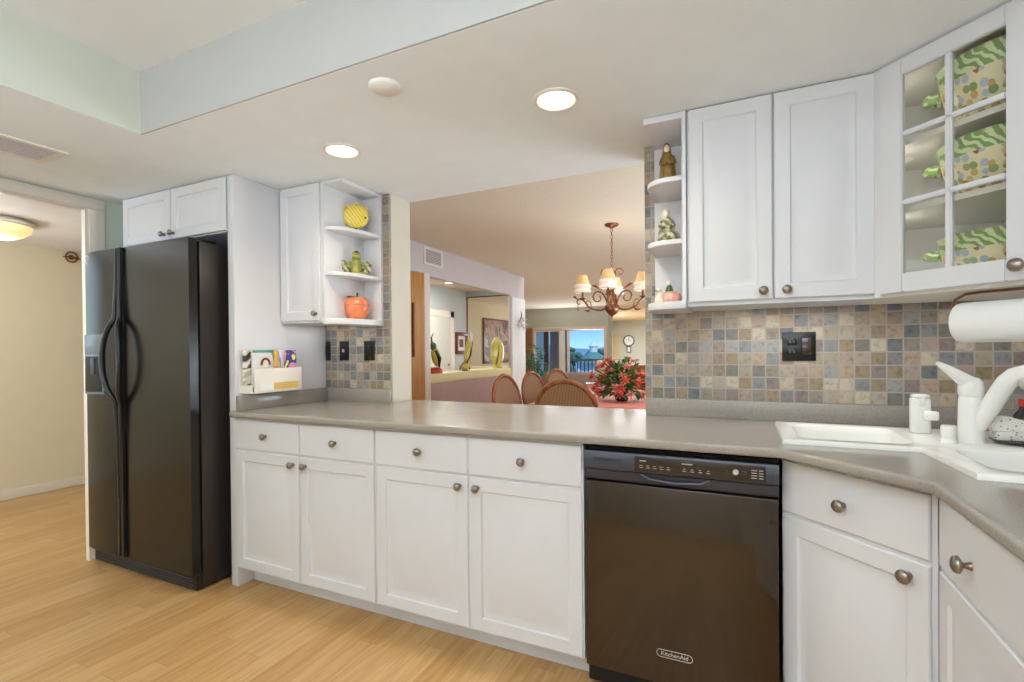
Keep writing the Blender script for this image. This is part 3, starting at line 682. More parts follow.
# ------------------------------------------------------------------ sink
root = thing('sink', 'white porcelain double-bowl corner sink set in the counter', 'sink', (.5, 1.9, .914))
rim_o = [(.118, 2.19), (.118, 1.768), (.462, 1.768), (.478, 1.458), (.925, 1.458), (.925, 2.0), (.80, 2.19)]
def rbowl(x0, x1, y0, y1, r=.05, n=5):
    p = []
    for cx_, cy_, a0 in ((x1-r, y1-r, 0), (x0+r, y1-r, PI/2), (x0+r, y0+r, PI), (x1-r, y0+r, 1.5*PI)):
        for k in range(n+1): a = a0+PI/2*k/n; p.append((cx_+r*math.cos(a), cy_+r*math.sin(a)))
    return p
b1 = rbowl(.16, .465, 1.81, 2.13); b2 = rbowl(.525, .885, 1.505, 1.78)
bm = bmesh.new(); es = []; loops = []
for poly in (rim_o, b1, b2):
    vs = [bm.verts.new((x, y, .9285 if poly is rim_o else .9285)) for x, y in poly]; loops.append(vs)
    es += [bm.edges.new((vs[i], vs[(i+1) % len(vs)])) for i in range(len(vs))]
bmesh.ops.triangle_fill(bm, edges=es, use_beauty=True)
for li, (vs, steps) in enumerate(zip(loops, ([(0, .012, .003), (0, .012, .0)], None, None))):
    if li == 0:
        prev = vs; c_ = Vector((.5, 1.85))
        low = [bm.verts.new((c_.x+(v.co.x-c_.x)*1.010, c_.y+(v.co.y-c_.y)*1.014, .927)) for v in vs]
        low1 = [bm.verts.new((c_.x+(v.co.x-c_.x)*1.016, c_.y+(v.co.y-c_.y)*1.022, .921)) for v in vs]
        low2 = [bm.verts.new((c_.x+(v.co.x-c_.x)*1.017, c_.y+(v.co.y-c_.y)*1.023, .9142)) for v in vs]
        for A, B in ((prev, low), (low, low1), (low1, low2)):
            for i in range(len(A)): bm.faces.new((A[i], A[(i+1) % len(A)], B[(i+1) % len(A)], B[i]))
    else:
        cx_ = sum(v.co.x for v in vs)/len(vs); cy_ = sum(v.co.y for v in vs)/len(vs); prev = vs
        for sc_, z in ((.985, .9275), (.972, .922), (.955, .905), (.93, .80), (.86, .765), (.4, .757)):
            cur = [bm.verts.new((cx_+(v.co.x-cx_)*sc_, cy_+(v.co.y-cy_)*sc_, z)) for v in vs]
            for i in range(len(vs)): bm.faces.new((prev[i], prev[(i+1) % len(vs)], cur[(i+1) % len(vs)], cur[i]))
            prev = cur
        bm.faces.new(prev)
mb = MB(); mb.add(bm); basin = mb.build('basin', 'porcelain', root, 50)
for cx_, cy_ in ((.3075, 1.9625), (.6975, 1.6315)):
    MB().lathe([(0, .001), (.03, .001), (.04, .004), (.042, 0)], (cx_, cy_, .757), 20).build('drain', 'chrome', basin)
# faucet
root = thing('faucet', 'white single-lever faucet with angled pull-out spout on the corner sink', 'faucet', (.62, 1.926, .927))
MB().lathe([(.034, 0), (.034, .006), (.031, .012), (.030, .075), (.0295, .118), (.0285, .134), (.026, .139), (0, .139)], (.62, 1.926, .928), 28).build('body', 'whiteplastic', root)
hd = MB(); hd.lathe([(.0285, .140), (.030, .146), (.0305, .165), (.028, .182), (.018, .194), (0, .197)], (.62, 1.926, .927), 28)
hd.tube([(.628, 1.926, 1.095), (.606, 1.923, 1.112), (.582, 1.92, 1.132), (.556, 1.916, 1.152), (.536, 1.912, 1.166)], [.024, .021, .016, .0115, .006], 14)
hd.build('lever_handle', 'whiteplastic', root, 60)
sp = MB(); d_ = Vector((.8, -.6, 0)); bp_ = Vector((.62, 1.926, 0))
def spt(s, z): v = bp_+d_*s; return (v.x, v.y, z)
sp.tube([spt(.002, .955), spt(.022, .995), spt(.045, 1.040), spt(.064, 1.080), spt(.080, 1.112), spt(.097, 1.130), spt(.120, 1.138), spt(.145, 1.134), spt(.160, 1.126)],
        [.0215, .0235, .0245, .0245, .0245, .025, .026, .024, .019], 18)
spo = sp.build('spout', 'whiteplastic', root, 60)
nv = Vector(spt(.118, 1.124)); ax_n = Vector((.25, -.75, -.62)).normalized()
MB().lathe([(.023, .006), (.0235, .020), (.021, .024), (.018, .024), (.017, .021), (0, .021)], nv, 24, ax_n).build('spray_head', 'greyprint', spo, 50)
# soap dispenser, air gap cap
root = thing('soap_dispenser', 'white plastic soap dispenser with a step front behind the sink', 'dispenser', (.534, 2.063, .926))
bm_ = MB(); bm_.prism(rbowl(.506, .562, 2.045, 2.083, .014, 4), .929, 1.045, .004); bm_.prism(rbowl(.508, .560, 2.049, 2.081, .012, 4), 1.044, 1.058, .006); bm_.build('body', 'whiteplastic', root, 50)
MB().box(.535, .574, 2.022, 2.05, .975, 1.005, .006).build('pump_lever', 'whiteplastic', root)
MB().box(.526, .543, 2.040, 2.05, 1.02, 1.052, .003).build('label_tab', 'whiteplastic', root)
tag(MB().lathe([(.021, 0), (.021, .01), (.018, .013), (.0195, .016), (.0195, .045), (.017, .052), (0, .053)], (.555, 1.882, .929), 24).build('air_gap_cap', 'whiteplastic', None, 50), 'small round white cap between the dispenser and the faucet', 'cap')
# speckled ceramic sponge holder, tray, brush
root = tag(MB().lathe([(0, .0), (.085, 0), (.10, .006), (.108, .012), (.10, .0125), (.08, .008), (0, .007)], (.772, 1.93, .929), 32, sy=.7).build('oval_tray', 'vase', None, 50), 'dark-rimmed oval tray under the speckled ceramic holder', 'tray')
root = thing('sponge_holder', 'white ceramic sponge holder with dark speckles right of the faucet', 'holder', (.72, 1.945, .938))
sh = MB(); sh.prism(rbowl(.672, .768, 1.915, 1.965, .018, 4), .9385, .965, .005)
sh.build('base', 'speckle', root)
bk = MB(); bm = bmesh.new()
pf = [(.672, .96), (.768, .96), (.768, .985), (.752, .990), (.735, .999), (.715, 1.006), (.695, 1.008), (.678, .998), (.672, .985)]
A = [bm.verts.new((x, 1.930, z)) for x, z in pf]; B = [bm.verts.new((x, 1.965, z)) for x, z in pf]
bm.faces.new(A); bm.faces.new(B[::-1])
for i in range(len(pf)): bm.faces.new((A[i], A[(i+1) % len(pf)], B[(i+1) % len(pf)], B[i]))
bmesh.ops.bevel(bm, geom=bm.edges[:], offset=.004, segments=2, affect='EDGES'); bk.add(bm); bk.build('back', 'speckle', root)
root = thing('soap_bottle', 'small dark bottle with red cap behind the speckled holder', 'bottle', (.775, 2.0, .926))
MB().lathe([(.022, 0), (.024, .01), (.024, .075), (.012, .092), (.010, .104), (0, .104)], (.775, 2.02, .929), 20).build('bottle_body', 'blackplastic', root)
MB().lathe([(.013, .103), (.014, .106), (.013, .124), (0, .126)], (.775, 2.02, .929), 16).build('cap', 'red', root)
MB().lathe([(.0246, .025), (.0246, .065)], (.775, 2.02, .929), 20).build('label', 'red', root)

# ------------------------------------------------------------------ refrigerator, its panel and top cabinet
tag(MB().box(-2.43, -2.382, 1.708, 2.328, 0, CZ-.002, .002).build('refrigerator_end_panel', 'cab'), 'tall white side panel between the refrigerator and the counter', 'panel')
root = thing('refrigerator', 'black side-by-side refrigerator with curved bar handles', 'refrigerator', (-2.94, 1.95, 0))
XL, XR, XG = -3.452, -2.50, -3.095
MB().box(XL+.005, XR-.005, 1.606, 2.30, .02, 1.785, .006).build('body', 'fridge_side', root)
MB().box(XL+.01, XR-.008, 1.572, 1.606, .012, .088, .004).build('base_grille', 'blackplastic', root)
gr = MB()
for k in range(4): gr.box(XL+.03, XR-.03, 1.568, 1.573, .022+k*.014, .028+k*.014)
gr.build('grille_slats', 'panelblue', root)
def fridge_door(x0, x1, bulge):
    # gently crowned door, straight sculpted strip along the inner edge
    mb = MB(); n = 14; prof = []
    for k in range(n+1):
        s_ = k/n; x = x0+(x1-x0)*s_
        prof.append((x, 1.549-bulge*(1-(2*s_-1)**2)))
    poly = prof + [(x1, 1.592), (x0, 1.592)]
    mb.prism(poly, .095, 1.795); return mb.build('door', 'fridge', root, 50)
fd = fridge_door(XL, XG-.004, .014); rd = fridge_door(XG+.004, XR, .004)
for d_, x, sg in ((fd, XG-.006, -1), (rd, XG+.006, 1)):
    # edge strip
    MB().box(min(x, x+sg*.022), max(x, x+sg*.022), 1.532, 1.560, .10, 1.795, .004).build('edge_trim', 'blackplastic', d_)
    h = MB(); pts = []; rs = []
    for k in range(61):
        z = .42+(1.79-.42)*k/60; q = (z-1.178)/.215
        if abs(q) < 1: off_ = .020+.058*(1-q*q)**.9; out = .034*(1-q*q)**.5+.006; r_ = .014
        else: e_ = math.exp(-(abs(q)-1)*1.1); off_ = .004+.016*e_; out = .006*e_; r_ = .006+.008*e_
        pts.append((x+sg*off_, 1.535-out, z)); rs.append(r_)
    h.tube(pts, rs, 10); h.build('handle', 'blackplastic', d_, 60)
# dispenser in the freezer door
dp = MB(); dp.box(-3.43, -3.235, 1.529, 1.546, .985, 1.325, .004); disp = dp.build('ice_dispenser', 'dispgrey', fd)
MB().box(-3.415, -3.25, 1.5265, 1.532, 1.0, 1.20, .002).build('recess', 'darkgap', disp)
MB().box(-3.415, -3.25, 1.5265, 1.532, 1.215, 1.31, .002).build('control_pad', 'dispgrey', disp)
MB().box(-3.355, -3.315, 1.522, 1.530, 1.10, 1.19, .003).build('lever', 'panelblue', disp)
for xx in (XR-.10, XL+.06): MB().box(xx-.05, xx+.06, 1.60, 1.72, 1.785, 1.806, .004).build('hinge_cover', 'blackplastic', root)
root = thing('wall_cabinet', 'white two-door cabinet above the refrigerator', 'cabinet', (-2.9, 2.0, 1.85))
MB().box(-3.367, -2.432, 1.72, 2.325, 1.85, CZ-.002).build('body', 'cab', root)
for a, e, kx in ((-3.366, -2.905, -2.955), (-2.897, -2.436, -2.872)):
    do = MB().panel((a, 1.72, 1.855), UX, UN, e-a, .279, .02, RAISED(.02)).build('door', 'cab', root)
    knob((kx+.0, 1.70, 1.885), UN, do, .015)

# ------------------------------------------------------------------ wall cabinets left
root = thing('wall_cabinet', 'narrow white one-door wall cabinet next to the open shelf on the left', 'cabinet', (-2.22, 2.15, 1.38))
MB().box(-2.38, -2.062, 1.998, 2.317, 1.378, CZ-.002).build('body', 'cab', root)
do = MB().panel((-2.376, 2.005, 1.388), UX, UN, .300, .747, .02, RAISED(.02)).build('door', 'cab', root)
knob((-2.103, 1.985, 1.425), UN, do, .015)
def mquarter(cx, cy, rx, ry, n=14, e=2.6):
    r = [(cx, cy)]
    for k in range(n+1):
        a = PI/2*k/n; r.append((cx-rx*math.cos(a)**(2/e), cy-ry*math.sin(a)**(2/e)))
    return r
def quarter(cx, cy, rx, ry, n=14):
    return [(cx, cy)] + [(cx+rx*math.cos(a), cy-ry*math.sin(a)) for a in [PI/2*k/n for k in range(n+1)]]
root = thing('open_shelf', 'white open corner shelf with rounded tiers at the left wall cabinet', 'shelf', (-1.99, 2.2, 1.37))
m_ = MB(); m_.box(-2.06, -1.918, 2.300, 2.317, 1.365, CZ-.002); m_.box(-2.0615, -2.046, 1.990, 2.30, 1.375, CZ-.002)
m_.build('back_panel', 'cab', root)
MB().box(-2.046, -1.92, 1.990, 2.30, 2.118, CZ-.002, .002).build('top_board', 'cab', root)
for z in (1.885, 1.640): MB().prism([(2*-2.046-x, y) for x, y in mquarter(-2.046, 2.300, .126, .306, 14, 2.5)], z-.010, z+.010, .003).build('shelf_board', 'cab', root)
MB().prism([(2*-2.06-x, y) for x, y in mquarter(-2.06, 2.30, .142, .315, 14, 2.5)], 1.365, 1.398, .004).build('bottom_board', 'cab', root)

# ------------------------------------------------------------------ wall cabinets right
root = thing('wall_cabinet', 'tall white two-door wall cabinet above the mosaic backsplash', 'cabinet', (.11, 2.15, 1.38))
MB().box(-.195, .412, 2.04, 2.317, 1.380, CZ-.002).build('body', 'cab', root)
for a, e, kx in ((-.187, .099, .069), (.105, .404, .144)):
    do = MB().panel((a, 2.04, 1.395), UX, UN, e-a, .740, .02, RAISED(.02)).build('door', 'cab', root)
    knob((kx, 2.02, 1.424), UN, do, .016)
root = thing('open_shelf', 'white open end shelf with rounded tiers beside the tall wall cabinet', 'shelf', (-.27, 2.2, 1.37))
m_ = MB(); m_.box(-.358, -.197, 2.300, 2.317, 1.378, CZ-.002); m_.box(-.212, -.197, 2.022, 2.30, 1.378, CZ-.002); m_.build('back_panel', 'cab', root)
MB().box(-.358, -.212, 2.022, 2.30, 2.112, CZ-.002, .002).build('top_board', 'cab', root)
def rounded(x0, x1, y0, y1, r, n=10):
    return [(x1, y1), (x0, y1)] + [(x0+r-r*math.cos(a), y0+r-r*math.sin(a)) for a in [PI/2*k/n for k in range(n+1)]] + [(x1, y0)]
for z in (1.882, 1.636): MB().prism(rounded(-.356, -.212, 2.022, 2.300, .09), z-.010, z+.010, .003).build('shelf_board', 'cab', root)
MB().prism(rounded(-.356, -.198, 2.018, 2.300, .09), 1.372, 1.402, .004).build('bottom_board', 'cab', root)
# glass corner cabinet
root = thing('glass_corner_cabinet', 'white diagonal corner wall cabinet with six-pane glass door', 'cabinet', (.75, 2.1, 1.38))
e0 = Vector((.416, 2.033, 0)); e1 = Vector((.763, 1.686, 0))
b = MB()
ft = [(e0.x, e0.y), (e1.x, e1.y), (1.045, 1.686), (1.045, 2.316), (.416, 2.316)]
b.prism(ft, 1.380, 1.398); b.prism(ft, 2.11, CZ-.002)
b.box(1.035, 1.045, 1.686, 2.316, 1.398, 2.11); b.box(.416, 1.035, 2.306, 2.316, 1.398, 2.11); b.box(.416, .424, 2.04, 2.306, 1.398, 2.11); b.box(.77, 1.035, 1.686, 1.694, 1.398, 2.11)
b.build('body', 'inside', root)
inn = [(.445, 2.045), (.765, 1.72), (1.033, 1.72), (1.033, 2.304), (.445, 2.304)]
for z in (1.662, 1.882): MB().prism(inn, z-.009, z+.009).build('shelf_board', 'inside', root)
def dpt(s, n=0.0): v = Vector((.416, 2.019, 0)) + DU*s + DN*n; return v
DT = .02
def dbar(mb, s0, s1, z0, z1, n0=0.0, n1=.02, bev=.003):
    bm = bmesh.new(); v = []
    for s_ in (s0, s1):
        for n_ in (n0, n1):
            for z in (z0, z1): q = dpt(s_, n_); v.append(bm.verts.new((q.x, q.y, z)))
    for f in ((0,1,3,2),(4,6,7,5),(0,4,5,1),(2,3,7,6),(0,2,6,4),(1,5,7,3)): bm.faces.new([v[i] for i in f])
    bmesh.ops.recalc_face_normals(bm, faces=bm.faces)
    if bev: bmesh.ops.bevel(bm, geom=bm.edges[:], offset=bev, segments=2, affect='EDGES')
    mb.add(bm)
d_ = MB(); S0, S1 = .012, .402
dbar(d_, S0, .081, 1.390, 2.128); dbar(d_, .338, S1, 1.390, 2.128); dbar(d_, .081, .338, 2.078, 2.128); dbar(d_, .081, .338, 1.390, 1.450)
dbar(d_, .196, .214, 1.450, 2.078, .002, .018); dbar(d_, .081, .338, 1.884, 1.900, .002, .018); dbar(d_, .081, .338, 1.667, 1.683, .002, .018)
dr = d_.build('door', 'cab', root)
for i, (s0, s1) in enumerate(((.081, .196), (.214, .338))):
    for z0, z1 in ((1.450, 1.667), (1.683, 1.884), (1.900, 2.078)):
        g = MB(); dbar(g, s0, s1, z0, z1, .008, .011, 0); g.build('glass_pane', 'glass', dr)
st = MB(); dbar(st, -.012, .008, 1.380, CZ-.002, -.004, .008, 0); dbar(st, .405, .48, 1.380, CZ-.002, -.004, .008, 0); dbar(st, .0, .48, 2.129, CZ-.002, -.004, .008, 0); st.build('face_frame', 'cab', root)
kq = dpt(.368, .02); knob((kq.x, kq.y, 1.428), DN, dr, .018)
area('glass_cabinet_fill', (.452, 2.06, 1.75), (.015, .62), .5, (1, .97, .92), (.85, .1, 0))  # invented strip, added to brighten the cabinet interior
# bowls
def make_bowl():
    r = thing('floral_bowl', '', 'bowl', (0, 0, 0))
    MB().lathe([(0, .004), (.070, 0), (.080, .004), (.100, .030), (.113, .060), (.117, .078), (.112, .078), (.095, .035), (.065, .012), (0, .010)], (0, 0, 0), 36).build('bowl_body', 'bowlbody', r, 60)
    MB().lathe([(.116, .077), (.1195, .086), (.123, .108), (.127, .112), (.123, .114), (.118, .108), (.1135, .080)], (0, 0, 0), 36).build('rim_band', 'bowlband', r, 60)
    for sg in (-1, 1):
        MB().tube([(sg*.116, -.022, .082), (sg*.138, -.014, .088), (sg*.150, 0, .090), (sg*.138, .014, .088), (sg*.116, .022, .082)], [.010, .012, .014, .012, .010], 10).build('handle', 'bowlband', r, 60)
    return r
bw = make_bowl()
for i, (x, y, z, s_, lab) in enumerate(((.735, 1.985, 1.8915, 1.66, 'green-rimmed floral bowl on the top shelf behind the glass door'), (.735, 1.985, 1.6715, 1.46, 'green-rimmed floral bowl on the middle shelf behind the glass door'), (.735, 1.985, 1.3985, 1.36, 'green-rimmed floral bowl on the bottom board behind the glass door'))):
    o = bw if i == 0 else copy_tree(bw)
    o.location = (x, y, z); o.scale = (1.38, 1.38, s_); o.rotation_euler.z = -PI/4 + .12
    o['label'] = lab; o['group'] = 'floral bowls in the glass cabinet'
# paper towel holder and roll
root = thing('paper_towel_holder', 'bronze wire paper towel holder under the glass cabinet', 'holder', (.65, 1.87, 1.38))
ax = Vector((s2, -s2, 0)); c0 = Vector((.592, 1.935, 1.287))
def apt(s, z): v = c0+ax*s; return (v.x, v.y, z)
MB().tube([apt(-.004, 1.287), apt(-.012, 1.30), apt(-.014, 1.335), apt(-.006, 1.358), apt(.02, 1.372), apt(.06, 1.374), apt(.29, 1.374), apt(.305, 1.35), apt(.307, 1.287), apt(.29, 1.287)], .004, 8).build('wire_arm', 'bronze', root, 60)
MB().tube([apt(-.004, 1.287), apt(.295, 1.287)], .005, 8).build('bar', 'bronze', root)
rl_ = MB(); prof = [(.02, 0), (.050, 0), (.058, .004), (.060, .012), (.060, .268), (.058, .276), (.02, .28)]
tag(rl_.lathe([(.02, 0)]+prof[1:]+[(.018, .28), (.018, 0), (.02, 0)], c0+ax*.004, 32, ax).build('paper_towel_roll', 'paper', None, 50), 'roll of white paper towels hanging on the wire holder', 'paper towels')

# ------------------------------------------------------------------ outlets
def outlet(x0, x1, kind, lab):
    root = thing('outlet_plate', lab, 'outlet', ((x0+x1)/2, 2.318, 1.22))
    MB().box(x0, x1, 2.311, 2.318, 1.162, 1.280, .002).build('plate', 'outletblack', root)
    xm = (x0+x1)/2
    if kind == 'switch':
        MB().box(xm-.018, xm+.018, 2.307, 2.312, 1.187, 1.255, .002).build('rocker', 'outletblack', root)
    elif kind == 'toggle':
        MB().box(xm-.005, xm+.005, 2.300, 2.312, 1.212, 1.232, .002).build('toggle', 'greyprint', root)
    else:
        for k, z in enumerate((1.240, 1.200)):
            f = MB().box(xm-.016-.024*(kind == 'double'), xm+.016-.024*(kind == 'double'), 2.3085, 2.3115, z-.014, z+.014, .0015).build('socket', 'outletblack', root)
            xc = xm-.024*(kind == 'double')
            s_ = MB(); s_.box(xc-.008, xc-.006, 2.3075, 2.309, z-.004, z+.006); s_.box(xc+.006, xc+.008, 2.3075, 2.309, z-.004, z+.006); s_.build('slots', 'gold', f)
        if kind == 'double': MB().box(xm+.010, xm+.044, 2.306, 2.312, 1.187, 1.255, .002).build('rocker', 'black', root)
    return root
outlet(.147, .266, 'double', 'black double outlet plate with rocker on the mosaic behind the counter')
outlet(-2.374, -2.335, 'switch', 'black plate partly hidden in the left corner of the small backsplash')
outlet(-2.258, -2.186, 'toggle', 'black switch plate in the middle of the left mosaic')
outlet(-2.064, -1.985, 'switch', 'black rocker plate nearest the white pillar on the left mosaic')

# ------------------------------------------------------------------ rack with booklets on the panel
root = thing('letter_rack', 'white wall rack with yellow card holding booklets beside the refrigerator panel', 'rack', (-2.34, 1.93, 1.0))
m_ = MB(); m_.box(-2.381, -2.375, 1.730, 2.045, 1.003, 1.13); m_.box(-2.375, -2.29, 1.730, 2.045, 1.003, 1.010); m_.box(-2.375, -2.29, 1.730, 1.736, 1.010, 1.045); m_.box(-2.375, -2.29, 2.039, 2.045, 1.010, 1.125); m_.build('tray', 'whiteplastic', root)
fr_ = MB().box(-2.29, -2.284, 1.744, 2.045, 1.003, 1.130, .002).build('front_panel', 'trim', root)
MB().box(-2.2845, -2.2825, 1.862, 2.020, 1.017, 1.052).build('card', 'card', fr_)
MB().box(-2.2845, -2.283, 1.775, 1.855, 1.017, 1.058).build('label_strip', 'paper', fr_)
def booklet(y0, y1, x, z1, cover, lab, tilt=0.0):
    r = thing('booklet', lab, 'booklet', (x, (y0+y1)/2, 1.0105), 'booklets in the wall rack')
    MB().box(x-.0025, x+.0025, y0+.002, y1-.001, 1.012, z1-.002).build('pages', 'paper', r)
    m_ = MB(); m_.box(x+.0025, x+.0035, y0, y1, 1.0105, z1); m_.box(x-.0035, x-.0025, y0, y1, 1.0105, z1); m_.box(x-.0025, x+.0025, y0, y0+.0015, 1.0105, z1); m_.build('cover', cover, r); return r
booklet(1.738, 1.86, -2.364, 1.226, 'cover1', 'booklet with a dark sketched cover at the left of the wall rack')
bk2 = booklet(1.775, 1.925, -2.345, 1.228, 'cover2', 'pale aqua-topped booklet with a dark-haired portrait in the wall rack')
MB().box(-2.3414, -2.3406, 1.776, 1.924, 1.214, 1.2275).build('title_band', 'tealleaf', bk2)
MB().tube([(-2.341, 1.855+.026*math.cos(a), 1.148+.034*math.sin(a)) for a in [PI*k/10 for k in range(11)]], .006, 8).build('hair', 'darkwood', bk2)
MB().ball((-2.3412, 1.855, 1.150), (.0015, .020, .026), 14).build('face', 'skin', bk2)
booklet(1.90, 1.985, -2.330, 1.228, 'cover3', 'orange booklet in the right half of the wall rack')
booklet(1.955, 2.030, -2.312, 1.227, 'cover4', 'magenta booklet at the right end of the wall rack')

# ------------------------------------------------------------------ figurines
def vdir(x, y): return Vector((-x, -y, 0)).normalized()   # towards the room
# striped fish
fx, fy, fz = -2.0, 2.185, 1.8945
root = thing('fish_figurine', 'round yellow-striped fish ornament on the top left shelf', 'figurine', (fx, fy, fz))
rot = vdir(fx, fy).to_track_quat('X', 'Z').to_matrix()
MB().lathe([(.022, 0), (.022, .004), (.008, .012), (.007, .028), (0, .03)], (fx, fy, fz), 16).build('stand', 'stem', root)
MB().ball((fx, fy, fz+.090), (.026, .070, .066), 24, rot).build('fish_body', 'fish', root)
fr = rot @ Vector((0, 1, 0))
f = MB()
for a0, a1 in ((.5, 1.1), (1.2, 1.8), (2.1, 2.6)):
    pa = [Vector((fx, fy, fz+.09)) + fr*(.066*math.cos(a)) + Vector((0, 0, .063*math.sin(a))) for a in (a0, (a0+a1)/2, a1)]
    pb = Vector((fx, fy, fz+.09)) + fr*(.088*math.cos((a0+a1)/2)) + Vector((0, 0, .086*math.sin((a0+a1)/2)))
    f.tube([pa[0], (pa[0]+pb)/2, pb], [.006, .005, .002], 6); f.tube([pa[2], (pa[2]+pb)/2, pb], [.006, .005, .002], 6)
f.build('fins', 'fish', root)
f = MB(); tl = Vector((fx, fy, fz+.09)) - fr*.062
f.tube([tl, tl-fr*.02+Vector((0, 0, .02)), tl-fr*.03+Vector((0, 0, .04))], [.012, .009, .003], 8); f.tube([tl, tl-fr*.02-Vector((0, 0, .015)), tl-fr*.03-Vector((0, 0, .03))], [.012, .009, .003], 8)
f.build('tail', 'skin', root)
ey = Vector((fx, fy, fz+.085)) + fr*.052 + vdir(fx, fy)*.018; MB().ball(ey, .006, 10).build('eye', 'blackplastic', root)
# frog trio
fx, fy, fz = -2.005, 2.19, 1.6495
root = thing('frog_figurine', 'olive green frog group ornament on the middle left shelf', 'figurine', (fx, fy, fz))
fr = vdir(fx, fy).cross(Vector((0, 0, 1))).normalized(); fw_ = vdir(fx, fy)
def fp(a, b_, z): v = Vector((fx, fy, fz)) + fr*(-a) + fw_*b_; v.z = fz+z; return v
MB().lathe([(.085, 0), (.088, .005), (.08, .012), (0, .013)], (fx, fy, fz), 28, sy=.5).build('base', 'frog', root)
m_ = MB(); m_.lathe([(.034, .010), (.040, .03), (.034, .06), (.024, .085), (.012, .098), (0, .10)], (fx, fy, fz), 20); m_.ball(fp(0, .012, .108), (.026, .028, .02), 16)
m_.ball(fp(-.014, .014, .126), .009, 10); m_.ball(fp(.014, .014, .126), .009, 10)
m_.tube([fp(-.03, .0, .07), fp(-.045, .02, .05), fp(-.03, .04, .04)], [.012, .01, .008], 8); m_.tube([fp(.03, .0, .07), fp(.045, .02, .05), fp(.03, .04, .04)], [.012, .01, .008], 8)
m_.build('frog_body', 'frog', root, 60)
for sg in (-1, 1):
    m_ = MB(); m_.ball(fp(sg*.062, .01, .034), (.022, .022, .024), 14); m_.ball(fp(sg*.068, .018, .064), (.018, .018, .015), 14); m_.ball(fp(sg*.060, .022, .079), .007, 8); m_.ball(fp(sg*.078, .02, .079), .007, 8)
    m_.tube([fp(sg*.05, .02, .03), fp(sg*.045, .036, .018), fp(sg*.06, .045, .014)], [.008, .007, .005], 8)
    m_.build('small_frog', 'drape', root, 60)
m_ = MB(); m_.lathe([(.016, .126), (.018, .132), (.010, .142), (0, .143)], (fx, fy, fz), 12); m_.build('hat', 'stem', root)
# apple jar
fx, fy, fz = -2.0, 2.185, 1.3985
root = thing('apple_jar', 'orange apple-shaped lidded jar on the bottom left shelf', 'jar', (fx, fy, fz))
MB().lathe([(0, 0), (.036, 0), (.046, .006), (.064, .035), (.071, .065), (.0705, .080)], (fx, fy, fz), 36, fold=(5, .03)).build('jar_body', 'apple', root, 60)
MB().lathe([(.072, .081), (.070, .092), (.060, .112), (.044, .124), (.024, .126), (.008, .119), (0, .117)], (fx, fy, fz), 36, fold=(5, .03)).build('lid', 'apple', root, 60)
MB().tube([(fx, fy, fz+.117), (fx+.003, fy, fz+.134), (fx+.010, fy-.004, fz+.150)], [.006, .005, .006], 8).build('stem', 'stem', root)
lf = MB(); lf.ball((fx-.028, fy-.018, fz+.131), (.026, .012, .005), 12, Matrix.Rotation(.5, 3, 'Z')); lf.build('leaf', 'stem', root)
# right shelf figures
def robed(fx, fy, fz, h, name, lab, m, mh, lean=0.0, wide=.034):
    root = thing(name, lab, 'figurine', (fx, fy, fz))
    k = h/.15
    m_ = MB(); m_.lathe([(wide*.9, 0), (wide, .006*k), (wide*.92, .04*k), (wide*.78, .075*k), (wide*.7, .098*k), (wide*.42, .112*k), (.012, .118*k), (0, .119*k)], (fx, fy, fz), 28, sx=1.0, sy=.85, fold=(7, .07)); m_.build('robe', m, root, 60)
    c_ = vdir(fx, fy)
    MB().ball(Vector((fx-.004+c_.x*.006, fy+c_.y*.006, fz+.128*k)), (.0125, .0135, .017), 16).build('head', 'skin', root)
    hd = MB(); hd.lathe([(.019, .112*k), (.0175, .126*k), (.0155, .140*k), (.008, .149*k), (0, .151*k)], (fx-.004-c_.x*.006, fy-c_.y*.006, fz), 18); hd.build('hood', mh, root, 60)
    ar = MB(); rr_ = c_.cross(Vector((0, 0, 1)))
    p = Vector((fx, fy, fz)); Z = Vector((0, 0, 1))
    for sg in (-1, 1): ar.tube([p+rr_*(.022*sg)+Z*.103*k, p+rr_*(.028*sg)+c_*.016+Z*.080*k, p+rr_*(.006*sg)+c_*.034+Z*.072*k], [.006, .008, .006], 8)
    ar.build('arms', m, root, 60)
    return root
robed(-.283, 2.17, 1.8925, .192, 'robed_figurine', 'antique gold robed figure on the top right shelf', 'gold', 'gold', wide=.036)
r2 = robed(-.288, 2.17, 1.6465, .160, 'robed_figurine', 'seated figure in striped grey-green robe on the middle right shelf', 'drape', 'skin', wide=.038)
MB().ball((-.268, 2.14, 1.6465+.032), (.036, .04, .03), 16).build('lap', 'drape', r2)
fx, fy, fz = -.272, 2.17, 1.4025
root = thing('pink_figurine', 'round pink ornament with green neck on the bottom right shelf', 'figurine', (fx, fy, fz))
MB().lathe([(.026, 0), (.036, .008), (.042, .026), (.036, .044), (.020, .054), (0, .056)], (fx, fy, fz), 28, fold=(8, .04)).build('round_body', 'pinkceramic', root, 60)
MB().lathe([(.014, .052), (.016, .062), (.011, .076), (.006, .082), (0, .083)], (fx-.008, fy, fz), 16).build('neck', 'leaf', root, 60)
MB().ball((fx-.008, fy, fz+.090), (.011, .011, .010), 12).build('head', 'skin', root)
fx, fy = -.318, 2.16
root = thing('bird_figurine', 'small ivory bird-like ornament left of the pink one on the right shelf', 'figurine', (fx, fy, fz))
m_ = MB(); m_.lathe([(.014, 0), (.020, .006), (.021, .022), (.014, .040), (.009, .054), (0, .056)], (fx, fy, fz), 18); m_.ball((fx-.004, fy-.004, fz+.060), (.011, .012, .012), 12); m_.build('bird_body', 'skin', root, 60)
MB().tube([(fx-.010, fy-.012, fz+.060), (fx-.018, fy-.022, fz+.057)], [.004, .001], 8).build('beak', 'gold', root)
